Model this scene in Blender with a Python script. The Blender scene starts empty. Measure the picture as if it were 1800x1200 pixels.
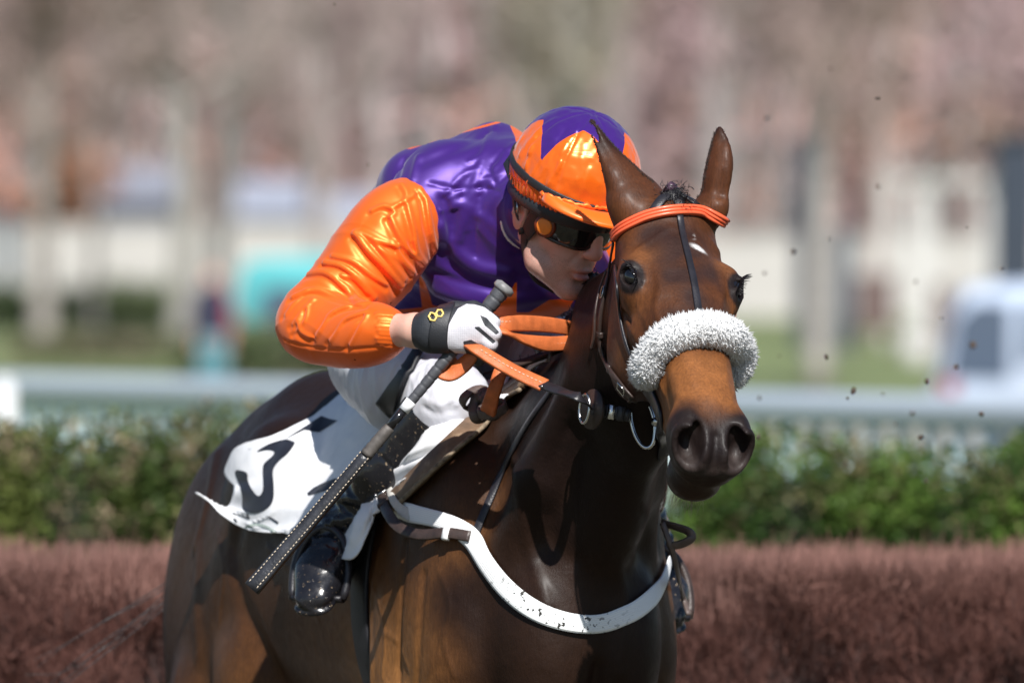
import bpy, math, random
import numpy as np
from mathutils import Vector, Matrix
from mathutils.bvhtree import BVHTree

random.seed(7)
RNG = np.random.default_rng(7)
S = bpy.context.scene
COL = S.collection
f32 = np.float32

# ---------------------------------------------------------------- camera, sky, sun, exposure
CAM = np.array((0.0, -20.0, 1.8))          # a press photographer's long lens, level, 20 m from the horse
cam_data = bpy.data.cameras.new("camera")
camera = bpy.data.objects.new("camera", cam_data)
COL.objects.link(camera)
camera.location = CAM
camera.rotation_euler = (math.radians(90), 0, 0)
cam_data.sensor_width = 36.0
cam_data.lens = 400.0
cam_data.shift_y = -134.0 / 1800.0
cam_data.clip_start = 1.0
cam_data.clip_end = 3000.0
cam_data.dof.use_dof = True
cam_data.dof.focus_distance = 19.95
cam_data.dof.aperture_fstop = 5.2
S.camera = camera

SUN_DIR = Vector((0.11, -0.69, 0.71)).normalized()     # from the scene towards the sun
sun_el = math.asin(SUN_DIR.z)
world = bpy.data.worlds.new("World")
S.world = world
world.use_nodes = True
wn = world.node_tree.nodes
sky = wn.new("ShaderNodeTexSky")
sky.sky_type = 'NISHITA'
sky.sun_disc = False
sky.sun_elevation = sun_el
sky.sun_rotation = math.atan2(SUN_DIR.x, SUN_DIR.y)
sky.dust_density = 0.4
sky.ozone_density = 2.2
wn["Background"].inputs[1].default_value = 0.06
world.node_tree.links.new(sky.outputs[0], wn["Background"].inputs[0])
sun_data = bpy.data.lights.new("sun", 'SUN')
sun_data.energy = 5.0
sun_data.angle = math.radians(0.5)
sun_data.color = (1.0, 0.97, 0.93)
sun = bpy.data.objects.new("sun", sun_data)
sun.rotation_euler = (-SUN_DIR).to_track_quat('-Z', 'Y').to_euler()
sun.location = (6, -12, 20)
COL.objects.link(sun)
S.view_settings.view_transform = 'Standard'
S.view_settings.look = 'None'
S.view_settings.gamma = 1.0
S.view_settings.exposure = 0.52
S.cycles.use_denoising = True
S.cycles.max_bounces = 8

# ---------------------------------------------------------------- helpers
def P(px, py, y):
    """A point of the place seen at photo coordinates (px, py), y metres behind the horse's head."""
    k = (y + 20.0) / 20000.0
    return np.array(((px - 900.0) * k, y, 1.8 - (py - 466.0) * k))

def unit(v):
    v = np.asarray(v, float)
    return v / (np.linalg.norm(v) + 1e-12)

def tag(o, label=None, cat=None, group=None, kind=None):
    if label: o["label"] = label
    if cat: o["category"] = cat
    if group: o["group"] = group
    if kind: o["kind"] = kind
    return o

def empty(name, loc=(0, 0, 0)):
    o = bpy.data.objects.new(name, None)
    o.location = loc
    o.empty_display_size = 0.1
    COL.objects.link(o)
    return o

def wmat(o):
    if o.parent is None: return o.matrix_basis.copy()
    return wmat(o.parent) @ o.matrix_parent_inverse @ o.matrix_basis

def adopt(o, parent):
    """parent without moving: children are modelled in the place's own coordinates"""
    o.parent = parent
    o.matrix_parent_inverse = wmat(parent).inverted()
    return o

def mesh_obj(name, verts, faces, mat, parent=None, smooth=True, col=None, matidx=None, uv=None):
    """verts in world space; faces: (n,4)/(n,3) array or list of tuples."""
    me = bpy.data.meshes.new(name)
    verts = np.asarray(verts, dtype=f32)
    if isinstance(faces, np.ndarray) and len(faces):
        n, k = faces.shape
        me.vertices.add(len(verts)); me.vertices.foreach_set("co", verts.ravel())
        me.loops.add(n * k); me.loops.foreach_set("vertex_index", faces.astype(np.int32).ravel())
        me.polygons.add(n)
        me.polygons.foreach_set("loop_start", np.arange(0, n * k, k, dtype=np.int32))
        me.polygons.foreach_set("loop_total", np.full(n, k, dtype=np.int32))
        me.update(calc_edges=True)
    else:
        me.from_pydata([tuple(map(float, v)) for v in verts], [], [tuple(int(i) for i in f) for f in faces])
        me.update()
    if smooth:
        me.polygons.foreach_set("use_smooth", np.ones(len(me.polygons), dtype=bool))
    if col is not None:
        a = me.color_attributes.new("Col", 'FLOAT_COLOR', 'POINT')
        c = np.ones((len(verts), 4), dtype=f32); c[:, :3] = col
        a.data.foreach_set("color", c.ravel())
    if uv is not None:
        l = me.uv_layers.new(name="UVMap")
        vi = np.empty(len(me.loops), dtype=np.int32); me.loops.foreach_get("vertex_index", vi)
        l.data.foreach_set("uv", np.asarray(uv, dtype=f32)[vi].ravel())
    mats = mat if isinstance(mat, (list, tuple)) else [mat]
    for m in mats: me.materials.append(m)
    if matidx is not None:
        me.polygons.foreach_set("material_index", np.asarray(matidx, dtype=np.int32))
    o = bpy.data.objects.new(name, me)
    COL.objects.link(o)
    if parent is not None: adopt(o, parent)
    return o

class MB:
    """collects simple solids, then links them as ONE mesh"""
    def __init__(s): s.v = []; s.f = []; s.n = 0; s.c = []
    def add(s, v, f, c=None):
        v = np.asarray(v, float)
        s.v.append(v); s.f += [tuple(i + s.n for i in q) for q in f]; s.n += len(v)
        s.c.append(np.tile(np.asarray(c if c is not None else (1, 1, 1), float), (len(v), 1)))
    def box(s, c, d, rot=0.0, col=None):
        c = np.asarray(c, float); hx, hy, hz = np.asarray(d, float) / 2
        v = np.array([(x, y, z) for x in (-hx, hx) for y in (-hy, hy) for z in (-hz, hz)])
        if rot:
            cs, sn = math.cos(rot), math.sin(rot)
            v[:, :2] = v[:, :2] @ np.array(((cs, sn), (-sn, cs)))
        s.add(v + c, [(0, 1, 3, 2), (4, 6, 7, 5), (0, 4, 5, 1), (2, 3, 7, 6), (0, 2, 6, 4), (1, 5, 7, 3)], col)
    def tube(s, pts, radii, n=10, cap=True, col=None, flat=1.0, up=None):
        v, f = tube_mesh(pts, radii, n, cap, flat, up)
        s.add(v, f, col)
    def build(s, name, mat, parent=None, smooth=True, col=False):
        return mesh_obj(name, np.concatenate(s.v), s.f, mat, parent, smooth, np.concatenate(s.c) if col else None)

def catmull(pts, per=8, closed=False):
    pts = np.asarray(pts, float)
    n = len(pts)
    if n < 3 and not closed:
        t = np.linspace(0, 1, per + 1)[:, None]
        return pts[0] * (1 - t) + pts[-1] * t
    out = []
    rng = range(n) if closed else range(n - 1)
    for i in rng:
        if closed:
            p0, p1, p2, p3 = pts[(i - 1) % n], pts[i], pts[(i + 1) % n], pts[(i + 2) % n]
        else:
            p1, p2 = pts[i], pts[i + 1]
            p0 = pts[i - 1] if i > 0 else 2 * p1 - p2
            p3 = pts[i + 2] if i + 2 < n else 2 * p2 - p1
        for j in range(per):
            t = j / per
            out.append(0.5 * ((2 * p1) + (-p0 + p2) * t + (2 * p0 - 5 * p1 + 4 * p2 - p3) * t * t + (-p0 + 3 * p1 - 3 * p2 + p3) * t ** 3))
    if not closed: out.append(pts[-1])
    return np.array(out)

def tube_mesh(pts, radii, n=10, cap=True, flat=1.0, up=None):
    pts = np.asarray(pts, float); m = len(pts)
    radii = np.broadcast_to(np.asarray(radii, float), (m,))
    tang = np.gradient(pts, axis=0); tang /= np.linalg.norm(tang, axis=1)[:, None] + 1e-12
    a = np.asarray(up if up is not None else ((0, 0, 1) if abs(tang[0][2]) < .9 else (1, 0, 0)), float)
    V = []
    for i in range(m):
        a = a - tang[i] * np.dot(a, tang[i]); a = unit(a)
        b = np.cross(tang[i], a)
        for j in range(n):
            th = 2 * math.pi * j / n
            V.append(pts[i] + radii[i] * (math.cos(th) * a * flat + math.sin(th) * b))
    F = []
    for i in range(m - 1):
        for j in range(n):
            F.append((i * n + j, i * n + (j + 1) % n, (i + 1) * n + (j + 1) % n, (i + 1) * n + j))
    if cap:
        F.append(tuple(range(n - 1, -1, -1))); F.append(tuple((m - 1) * n + j for j in range(n)))
    return np.array(V), F

def ribbon_mesh(pts, width, thick, normals, twist=None):
    """A strap: rectangular section with rounded edges along pts; normals = outward direction at each point."""
    pts = np.asarray(pts, float); m = len(pts)
    width = np.broadcast_to(np.asarray(width, float), (m,)); thick = np.broadcast_to(np.asarray(thick, float), (m,))
    nor = np.broadcast_to(np.asarray(normals, float), (m, 3))
    tang = np.gradient(pts, axis=0); tang /= np.linalg.norm(tang, axis=1)[:, None] + 1e-12
    sec = [(-.5, -.5), (-.5, .25), (-.42, .5), (0, .56), (.42, .5), (.5, .25), (.5, -.5), (0, -.5)]
    n = len(sec); V = []
    for i in range(m):
        nn = unit(nor[i] - tang[i] * np.dot(nor[i], tang[i]))
        sd = np.cross(tang[i], nn)
        for (u, w) in sec:
            V.append(pts[i] + sd * u * width[i] + nn * w * thick[i])
    F = []
    for i in range(m - 1):
        for j in range(n):
            F.append((i * n + j, (i + 1) * n + j, (i + 1) * n + (j + 1) % n, i * n + (j + 1) % n))
    F.append(tuple(range(n))); F.append(tuple((m - 1) * n + j for j in range(n - 1, -1, -1)))
    return np.array(V), F

# ---- smooth implicit shapes, meshed as one continuous surface (surface nets on sparse blocks)
class Field:
    def __init__(s): s.ops = []
    def rc(s, A, B, ra, rb, k=.03, mode='u'):
        A = np.asarray(A, f32); B = np.asarray(B, f32); ba = B - A; L2 = float(ba @ ba) + 1e-12
        def fn(p):
            pa = p - A
            t = np.clip(pa @ ba / L2, 0, 1)
            q = pa - t[:, None] * ba
            return np.sqrt((q * q).sum(1)) - (ra + (rb - ra) * t)
        s.ops.append((fn, (A + B) / 2, math.sqrt(L2) / 2 + max(ra, rb), k, mode)); return s
    def chain(s, pts, rad, k=.03, mode='u'):
        for i in range(len(pts) - 1): s.rc(pts[i], pts[i + 1], rad[i], rad[i + 1], k, mode)
        return s
    def el(s, C, r, axes=None, k=.03, mode='u'):
        C = np.asarray(C, f32); r = np.asarray(r, f32)
        A = np.eye(3, dtype=f32) if axes is None else np.asarray(axes, f32)
        def fn(p):
            q = (p - C) @ A.T
            k0 = np.sqrt(((q / r) ** 2).sum(1)); k1 = np.sqrt(((q / (r * r)) ** 2).sum(1)) + 1e-9
            return k0 * (k0 - 1) / k1
        s.ops.append((fn, C, float(r.max()), k, mode)); return s
    def ec(s, A, B, sa, sb, up, k=.03, mode='u'):
        """tapered capsule of elliptical section; sa, sb = (half width across, half height along up)"""
        A = np.asarray(A, f32); B = np.asarray(B, f32); ba = B - A; L = float(np.linalg.norm(ba)); w = ba / L
        v = np.asarray(up, float); v = unit(v - w * np.dot(v, w)).astype(f32); u = np.cross(w, v).astype(f32)
        ra = np.array((sa[0], sa[1], (sa[0] + sa[1]) / 2), f32); rb = np.array((sb[0], sb[1], (sb[0] + sb[1]) / 2), f32)
        M = np.stack((u, v, w))
        def fn(p):
            pa = p - A
            t = np.clip(pa @ w / L, 0, 1)
            q = (pa - (t * L)[:, None] * w) @ M.T
            r = ra + (rb - ra) * t[:, None]
            k0 = np.sqrt(((q / r) ** 2).sum(1)); k1 = np.sqrt(((q / (r * r)) ** 2).sum(1)) + 1e-9
            return k0 * (k0 - 1) / k1
        s.ops.append((fn, (A + B) / 2, L / 2 + max(*sa, *sb), k, mode)); return s
    def bump(s, C, rad, amp):
        C = np.asarray(C, f32)
        def fn(p): return amp * np.exp(-((p - C) ** 2).sum(1) / (rad * rad))
        s.ops.append((fn, C, 3.6 * rad, 0, 'b')); return s
    def groove(s, pts, rad, amp):
        """raise (amp > 0) or sink the surface along a polyline"""
        pts = np.asarray(pts, f32)
        for i in range(len(pts) - 1):
            pass
        A = pts[:-1]; BA = pts[1:] - pts[:-1]; L2 = (BA ** 2).sum(1) + 1e-12
        def fn(p):
            best = np.full(len(p), 1e9, f32)
            for a, ba, l2 in zip(A, BA, L2):
                pa = p - a; t = np.clip(pa @ ba / l2, 0, 1)
                q = pa - t[:, None] * ba
                best = np.minimum(best, (q * q).sum(1))
            return amp * np.exp(-best / (rad * rad))
        c = (pts.min(0) + pts.max(0)) / 2
        s.ops.append((fn, c, float(np.linalg.norm(pts - c, axis=1).max()) + 3.6 * rad, 0, 'b')); return s
    def val(s, p, ops=None):
        d = np.full(len(p), 10.0, f32)
        for fn, c, R, k, mode in (s.ops if ops is None else ops):
            b = fn(p)
            if mode == 'u':
                h = np.maximum(k - np.abs(d - b), 0) / k
                d = np.minimum(d, b) - h * h * k * .25
            elif mode == 's':
                h = np.maximum(k - np.abs(d + b), 0) / k
                d = np.maximum(d, -b) + h * h * k * .25
            elif mode == 'i':
                h = np.maximum(k - np.abs(d - b), 0) / k
                d = np.maximum(d, b) + h * h * k * .25
            else:
                d = d - b
        return d.astype(f32)
    def mesh(s, vox, lo=None, hi=None):
        B = 14
        us = [o for o in s.ops if o[4] == 'u']
        if lo is None:
            lo = np.min([o[1] - o[2] for o in us], axis=0) - 4 * vox
            hi = np.max([o[1] + o[2] for o in us], axis=0) + 4 * vox
        lo = np.asarray(lo, float)
        nb = np.ceil((np.asarray(hi) - lo) / (vox * B)).astype(int) + 1
        bx, by, bz = np.meshgrid(*[np.arange(n) for n in nb], indexing='ij')
        blocks = np.stack((bx.ravel(), by.ravel(), bz.ravel()), 1)
        cen = (lo + (blocks + .5) * vox * B).astype(f32)
        hd = vox * B * .5 * math.sqrt(3)
        lb = np.stack([np.linalg.norm(cen - o[1], axis=1) - o[2] for o in s.ops], 1)
        kk = np.array([o[3] for o in s.ops])
        act = lb < hd + 2.0 * kk + 5 * vox
        isu = np.array([o[4] == 'u' for o in s.ops])
        live = act[:, isu].any(1)
        g = np.arange(B + 1)
        gx, gy, gz = np.meshgrid(g, g, g, indexing='ij')
        G = np.stack((gx.ravel(), gy.ravel(), gz.ravel()), 1)
        coarse = G.reshape(B + 1, B + 1, B + 1, 3)[::7, ::7, ::7].reshape(-1, 3)
        N = nb * B + 2
        ids, pos, quads = [], [], []
        cid = lambda i, j, k: (i.astype(np.int64) * N[1] + j) * N[2] + k
        corners = [(0, 0, 0), (1, 0, 0), (0, 1, 0), (1, 1, 0), (0, 0, 1), (1, 0, 1), (0, 1, 1), (1, 1, 1)]
        edges = [(0, 1), (2, 3), (4, 5), (6, 7), (0, 2), (1, 3), (4, 6), (5, 7), (0, 4), (1, 5), (2, 6), (3, 7)]
        for bi in np.nonzero(live)[0]:
            ops = [o for o, a in zip(s.ops, act[bi]) if a]
            base = lo + blocks[bi] * vox * B
            off = blocks[bi] * B
            cv = s.val((lo + (coarse + off) * vox).astype(f32), ops)
            if np.abs(cv).min() > vox * 15 and (cv.min() > 0 or cv.max() < 0): continue
            V = s.val((lo + (G + off) * vox).astype(f32), ops).reshape(B + 1, B + 1, B + 1)
            neg = V < 0
            if neg.all() or not neg.any(): continue
            cnt = sum(neg[a:a + B, b:b + B, c:c + B].astype(np.int8) for a, b, c in corners)
            ci, cj, ck = np.nonzero((cnt > 0) & (cnt < 8))
            if len(ci):
                acc = np.zeros((len(ci), 3)); num = np.zeros(len(ci))
                vals = [V[ci + a, cj + b, ck + c] for a, b, c in corners]
                for e0, e1 in edges:
                    v0, v1 = vals[e0], vals[e1]
                    m = (v0 < 0) != (v1 < 0)
                    t = np.where(m, v0 / np.where(m, v0 - v1, 1), 0)
                    c0 = np.array(corners[e0], float); c1 = np.array(corners[e1], float)
                    acc += m[:, None] * (c0 + t[:, None] * (c1 - c0)); num += m
                p = acc / num[:, None] + np.stack((ci, cj, ck), 1)
                pos.append(base + p * vox)
                o = blocks[bi] * B + 1
                ids.append(cid(ci + o[0], cj + o[1], ck + o[2]))
            o = blocks[bi] * B + 1
            for ax in range(3):
                sl0 = [slice(0, B)] * 3; sl1 = [slice(0, B)] * 3; sl1[ax] = slice(1, B + 1)
                n0 = neg[tuple(sl0)]; n1 = neg[tuple(sl1)]
                i, j, k = np.nonzero(n0 != n1)
                if not len(i): continue
                fl = n0[i, j, k]
                i = i + o[0]; j = j + o[1]; k = k + o[2]
                if ax == 0: q = (cid(i, j, k), cid(i, j - 1, k), cid(i, j - 1, k - 1), cid(i, j, k - 1))
                elif ax == 1: q = (cid(i, j, k), cid(i, j, k - 1), cid(i - 1, j, k - 1), cid(i - 1, j, k))
                else: q = (cid(i, j, k), cid(i - 1, j, k), cid(i - 1, j - 1, k), cid(i, j - 1, k))
                q = np.stack(q, 1)
                q[~fl] = q[~fl][:, ::-1]
                quads.append(q)
        ids = np.concatenate(ids); pos = np.concatenate(pos); quads = np.concatenate(quads)
        order = np.argsort(ids); ids = ids[order]; pos = pos[order]
        q = np.searchsorted(ids, quads); q = np.clip(q, 0, len(ids) - 1)
        ok = (ids[q] == quads).all(1)
        return pos, q[ok].astype(np.int32)

def vert_normals(v, q):
    a = v[q[:, 0]]; n = np.cross(v[q[:, 2]] - a, v[q[:, 3 if q.shape[1] == 4 else 1]] - v[q[:, 1]])
    out = np.zeros_like(v)
    for c in range(q.shape[1]):
        for ax in range(3):
            out[:, ax] += np.bincount(q[:, c], weights=n[:, ax], minlength=len(v))
    return out / (np.linalg.norm(out, axis=1)[:, None] + 1e-12)

def smooth_mesh(v, q, it=1, lam=.5):
    e = np.concatenate([q[:, [i, (i + 1) % q.shape[1]]] for i in range(q.shape[1])])
    deg = np.bincount(e.ravel(), minlength=len(v)).astype(float)
    for _ in range(it):
        acc = np.zeros_like(v)
        for ax in range(3):
            acc[:, ax] = np.bincount(e[:, 0], weights=v[e[:, 1], ax], minlength=len(v)) + np.bincount(e[:, 1], weights=v[e[:, 0], ax], minlength=len(v))
        v = v + lam * (acc / np.maximum(deg, 1)[:, None] - v)
    return v

def bvh_of(v, q):
    return BVHTree.FromPolygons([tuple(p) for p in v.tolist()], q.tolist())

def cast(bvh, px, py, off=0.0, default=None):
    """where the line of sight through (px, py) meets a built surface -> point (lifted off it), normal"""
    t = P(px, py, 0.0)
    d = Vector(unit(t - CAM))
    loc, nor, idx, dist = bvh.ray_cast(Vector(CAM), d)
    if loc is None:
        return (None, None)
    n = np.array(nor)
    if np.dot(n, np.array(d)) > 0: n = -n
    return np.array(loc) + n * off, n

def near(bvh, p, off=0.0):
    loc, nor, idx, dist = bvh.find_nearest(Vector(p))
    n = np.array(nor)
    return np.array(loc) + n * off, n

# value noise for shaping (not for shading)
def vnoise(p, scale, seed=0):
    p = np.asarray(p, float) / scale
    i = np.floor(p).astype(np.int64); f = p - i; f = f * f * (3 - 2 * f)
    def h(ix, iy, iz):
        n = (ix * 374761393 + iy * 668265263 + iz * 2147483647 + seed * 974634777) & 0x7fffffff
        n = ((n ^ (n >> 13)) * 1274126177) & 0x7fffffff
        n = ((n ^ (n >> 16)) * 374761393) & 0x7fffffff
        return n / 0x7fffffff
    r = 0
    for a in (0, 1):
        for b in (0, 1):
            for c in (0, 1):
                w = (f[:, 0] if a else 1 - f[:, 0]) * (f[:, 1] if b else 1 - f[:, 1]) * (f[:, 2] if c else 1 - f[:, 2])
                r = r + w * h(i[:, 0] + a, i[:, 1] + b, i[:, 2] + c)
    return r * 2 - 1

def sstep(a, b, x):
    t = np.clip((x - a) / (b - a), 0, 1)
    return t * t * (3 - 2 * t)

# ---------------------------------------------------------------- materials
class NT:
    def __init__(s, name):
        s.m = bpy.data.materials.new(name); s.m.use_nodes = True
        s.t = s.m.node_tree; s.b = s.t.nodes["Principled BSDF"]
    def n(s, typ, **kw):
        nd = s.t.nodes.new("ShaderNode" + typ)
        for k, v in kw.items():
            if k.startswith("i_"):
                nd.inputs[k[2:].replace("_", " ")].default_value = v
            else: setattr(nd, k, v)
        return nd
    def l(s, a, b): s.t.links.new(a, b)
    def set(s, **kw):
        for k, v in kw.items():
            s.b.inputs[k.replace("_", " ")].default_value = v
        return s
    def coords(s, kind="Object", scale=(1, 1, 1), rot=(0, 0, 0)):
        tc = s.n("TexCoord"); mp = s.n("Mapping")
        mp.inputs["Scale"].default_value = scale; mp.inputs["Rotation"].default_value = rot
        s.l(tc.outputs[kind], mp.inputs[0]); return mp.outputs[0]
    def noise(s, vec, scale, detail=4, rough=.55, dist=0):
        nd = s.n("TexNoise"); nd.inputs["Scale"].default_value = scale; nd.inputs["Detail"].default_value = detail
        nd.inputs["Roughness"].default_value = rough; nd.inputs["Distortion"].default_value = dist
        s.l(vec, nd.inputs["Vector"]); return nd.outputs["Fac"]
    def ramp(s, fac, stops, interp='LINEAR'):
        r = s.n("ValToRGB"); r.color_ramp.interpolation = interp
        e = r.color_ramp.elements
        while len(e) < len(stops): e.new(.5)
        for i, (p, c) in enumerate(stops):
            e[i].position = p; e[i].color = (*c, 1) if len(c) == 3 else c
        s.l(fac, r.inputs[0]); return r.outputs[0]
    def mix(s, fac, a, b, blend='MIX'):
        nd = s.n("Mix", data_type='RGBA', blend_type=blend)
        for sock, val in ((nd.inputs["Factor"], fac), (nd.inputs[6], a), (nd.inputs[7], b)):
            if hasattr(val, "links"): s.l(val, sock)
            elif isinstance(val, (int, float)): sock.default_value = val
            else: sock.default_value = (*val, 1) if len(val) == 3 else val
        return nd.outputs[2]
    def math(s, op, a, b=None):
        nd = s.n("Math", operation=op)
        for i, val in enumerate((a, b)):
            if val is None: continue
            if hasattr(val, "links"): s.l(val, nd.inputs[i])
            else: nd.inputs[i].default_value = val
        return nd.outputs[0]
    def bump(s, height, strength=.3, dist=.01, prev=None):
        b = s.n("Bump"); b.inputs["Strength"].default_value = strength; b.inputs["Distance"].default_value = dist
        s.l(height, b.inputs["Height"])
        if prev is not None: s.l(prev, b.inputs["Normal"])
        return b.outputs[0]
    def to(s, out, sock): s.l(out, s.b.inputs[sock]); return s

def simple(name, c, rough=.5, metal=0.0, var=.15, scale=30, bump=0.0, bscale=200, spec=.5, **kw):
    """a base colour with a little real variation and, if asked, fine relief"""
    m = NT(name); v = m.coords()
    n = m.noise(v, scale, 5)
    lo = tuple(x * (1 - var) for x in c); hi = tuple(min(1, x * (1 + var)) for x in c)
    m.to(m.ramp(n, [(.3, lo), (.7, hi)]), "Base Color")
    m.set(Roughness=rough, Metallic=metal)
    m.b.inputs["Specular IOR Level"].default_value = spec
    if bump:
        m.to(m.bump(m.noise(v, bscale, 4), bump, .002), "Normal")
    for k, val in kw.items(): m.b.inputs[k.replace("_", " ")].default_value = val
    return m.m

# ================================================================ THE PLACE: turf, fence, hedges, rail, trees, wood
def D(px, py, d):
    return P(px, py, d - 20.0)
def gx(px, d): return (px - 900.0) * d / 20000.0
def zz(py, d): return 1.8 - (py - 466.0) * d / 20000.0

def turf_material():
    m = NT("turf"); v = m.coords()
    a = m.noise(v, .25, 6, .6); b = m.noise(v, 6, 6, .7)
    c = m.ramp(a, [(.3, (.12, .165, .06)), (.5, (.17, .21, .085)), (.7, (.25, .26, .13))])
    c = m.mix(m.math('MULTIPLY', b, .4), c, (.05, .075, .02))
    m.to(c, "Base Color"); m.set(Roughness=.9); m.to(m.bump(b, .6, .05), "Normal"); return m.m
xs = np.array([-900, -200, -60, -15, 0, 15, 60, 200, 900.0]); ys = np.array([-60, -25, 0, 10, 30, 60, 130, 230, 280, 1500.0])
gzs = np.interp(ys, [-60, 130, 230, 280, 1500], [0, 0, .46, .62, .62])
gv_ = np.array([(x, y, z) for x in xs for y, z in zip(ys, gzs)])
mesh_obj("ground", gv_, np.array([(i * len(ys) + j, (i + 1) * len(ys) + j, (i + 1) * len(ys) + j + 1, i * len(ys) + j + 1) for i in range(len(xs) - 1) for j in range(len(ys) - 1)]), turf_material(), smooth=False)["kind"] = "structure"
mesh_obj("track", [(-60, -40, .004), (60, -40, .004), (60, 29, .004), (-60, 29, .004)], [(0, 1, 2, 3)], simple("low bounce turf", (.062, .058, .036), .95, var=.5, scale=1.5, bump=.5, bscale=20), smooth=False)["kind"] = "structure"  # unseen darker sheet, added to cut green bounce onto the horse
# pale sandy path beside the far rail
pm = simple("pale sand path", (.42, .38, .31), .9, scale=2)
mesh_obj("path", [(-60, 82, .004), (60, 70, .004), (60, 100, .004), (-60, 112, .004)], [(0, 1, 2, 3)], pm, smooth=False)["kind"] = "structure"
# wooded rise behind everything
hx = np.linspace(-160, 160, 33); hy = np.array([300, 312, 340, 390, 466.0]); hz = np.array([-.2, 6, 17, 34, 52.0])
hv_ = np.array([(x, y, z + 1.5 * math.sin(x * .05) * (z > 0) + .8 * math.sin(x * .21 + y)) for x in hx for y, z in zip(hy, hz)])
hq_ = np.array([(i * 5 + j, (i + 1) * 5 + j, (i + 1) * 5 + j + 1, i * 5 + j + 1) for i in range(32) for j in range(4)])
mesh_obj("hill", hv_, hq_, simple("leaf litter", (.22, .165, .155), .95, var=.4, scale=.25))["kind"] = "structure"

def attr_mat(name, rough=.8, bump=0, trans=0):
    m = NT(name); at = m.n("Attribute", attribute_name="Col"); m.to(at.outputs[0], "Base Color"); m.set(Roughness=rough)
    m.b.inputs["Specular IOR Level"].default_value = .25
    if trans: m.b.inputs["Subsurface Weight"].default_value = 0.0
    return m.m
M_TWIG = attr_mat("twigs"); M_LEAF = attr_mat("leaves", .6)

def blades(root, tip, width, colr, side=None):
    """many thin tapering blades: arrays of roots, tips, widths and colours -> verts, quads, colours"""
    d = tip - root
    s = np.cross(d, RNG.normal(0, 1, d.shape)); s /= np.linalg.norm(s, axis=1)[:, None] + 1e-9
    w = np.asarray(width)[:, None]
    V = np.stack((root - s * w, root + s * w, tip + s * w * .25, tip - s * w * .25), 1).reshape(-1, 3)
    F = np.arange(len(V)).reshape(-1, 4)
    return V, F, np.repeat(colr, 4, axis=0)

# ---- wood on the rise: bare twiggy crowns, seen as one mass
def wood():
    n = 80000
    x = RNG.uniform(-70, 70, n); y = RNG.uniform(286, 340, n); z = RNG.uniform(.3, 24, n) + np.maximum(0, (y - 305) * .3)
    px = np.column_stack((x, y * .3, z))
    cl = vnoise(px, 4.2, 1); c2 = vnoise(px, 1.9, 2); c3 = vnoise(px, 6.5, 3)
    col = np.tile((.40, .31, .305), (n, 1))  # paleness stands for distance haze, put into the twig colours
    def mx(w, c):
        nonlocal col
        w = np.clip(w, 0, 1)[:, None]; col = col * (1 - w) + np.array(c) * w
    mx(sstep(.05, .6, cl) * .7, (.36, .325, .27)); mx(sstep(.1, .6, -cl) * .4, (.44, .315, .30))
    mx(sstep(.25, .6, c3) * .35, (.45, .335, .345)); mx(sstep(.35, .7, c2) * .45, (.30, .275, .29))
    low = sstep(9, 3, z)
    for bx, bz_, sx, sz, am in ((-12.2, 3.4, 2.6, 1.4, .85), (-9.5, 2.6, 1.6, .9, .7), (-1.2, 5.9, 1.2, .8, .55), (10.5, 4.4, 1.6, 1.0, .6), (13.2, 5.2, 1.2, .8, .5), (-15.0, 4.0, 1.4, 1.2, .6)):
        mx(am * np.exp(-((x - bx) / sx) ** 2 - ((z - np.maximum(0, (y - 305) * .3) - bz_) / sz) ** 2), (.60, .30, .18))
    mx(low * sstep(.1, .45, vnoise(px + 40, 3.0, 5)) * .8, (.54, .29, .19))
    mx(sstep(.45, .7, vnoise(px + 80, 2.4, 6)) * .5, (.52, .34, .22))
    mx(sstep(.45, .8, vnoise(px + 11, 2.2, 8)) * .5, (.36, .37, .25))
    d = RNG.normal(0, 1, (n, 3)); d[:, 2] = np.abs(d[:, 2]) * .9 + .2; d /= np.linalg.norm(d, axis=1)[:, None]
    root = np.column_stack((x, y, z)); tip = root + d * RNG.uniform(.5, 1.5, n)[:, None]
    V, F, C = blades(root, tip, RNG.uniform(.04, .17, n), col * RNG.uniform(.75, 1.25, n)[:, None] * np.array((.90, .80, .83)))
    # trunks within the mass
    m = 240
    tx = RNG.uniform(-68, 68, m); ty = RNG.uniform(286, 312, m); h = RNG.uniform(9, 17, m)
    r0 = np.column_stack((tx, ty, np.zeros(m))); t0 = r0 + np.column_stack((RNG.normal(0, .6, m), RNG.normal(0, .6, m), h))
    g = RNG.uniform(.25, .42, m)[:, None] * np.array((1.0, .93, .92))
    V2, F2, C2 = blades(r0, t0, RNG.uniform(.12, .3, m), g)
    V3, F3, C3 = blades(r0, t0, RNG.uniform(.12, .3, m), g)
    o = mesh_obj("woods", np.concatenate((V, V2, V3)), np.concatenate((F, F2 + len(V), F3 + len(V) + len(V2))), M_TWIG, smooth=False, col=np.concatenate((C, C2, C3)))
    tag(o, "blurred wood of bare pinkish brown trees filling the far distance", "woods", kind="stuff")
wood()

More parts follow.
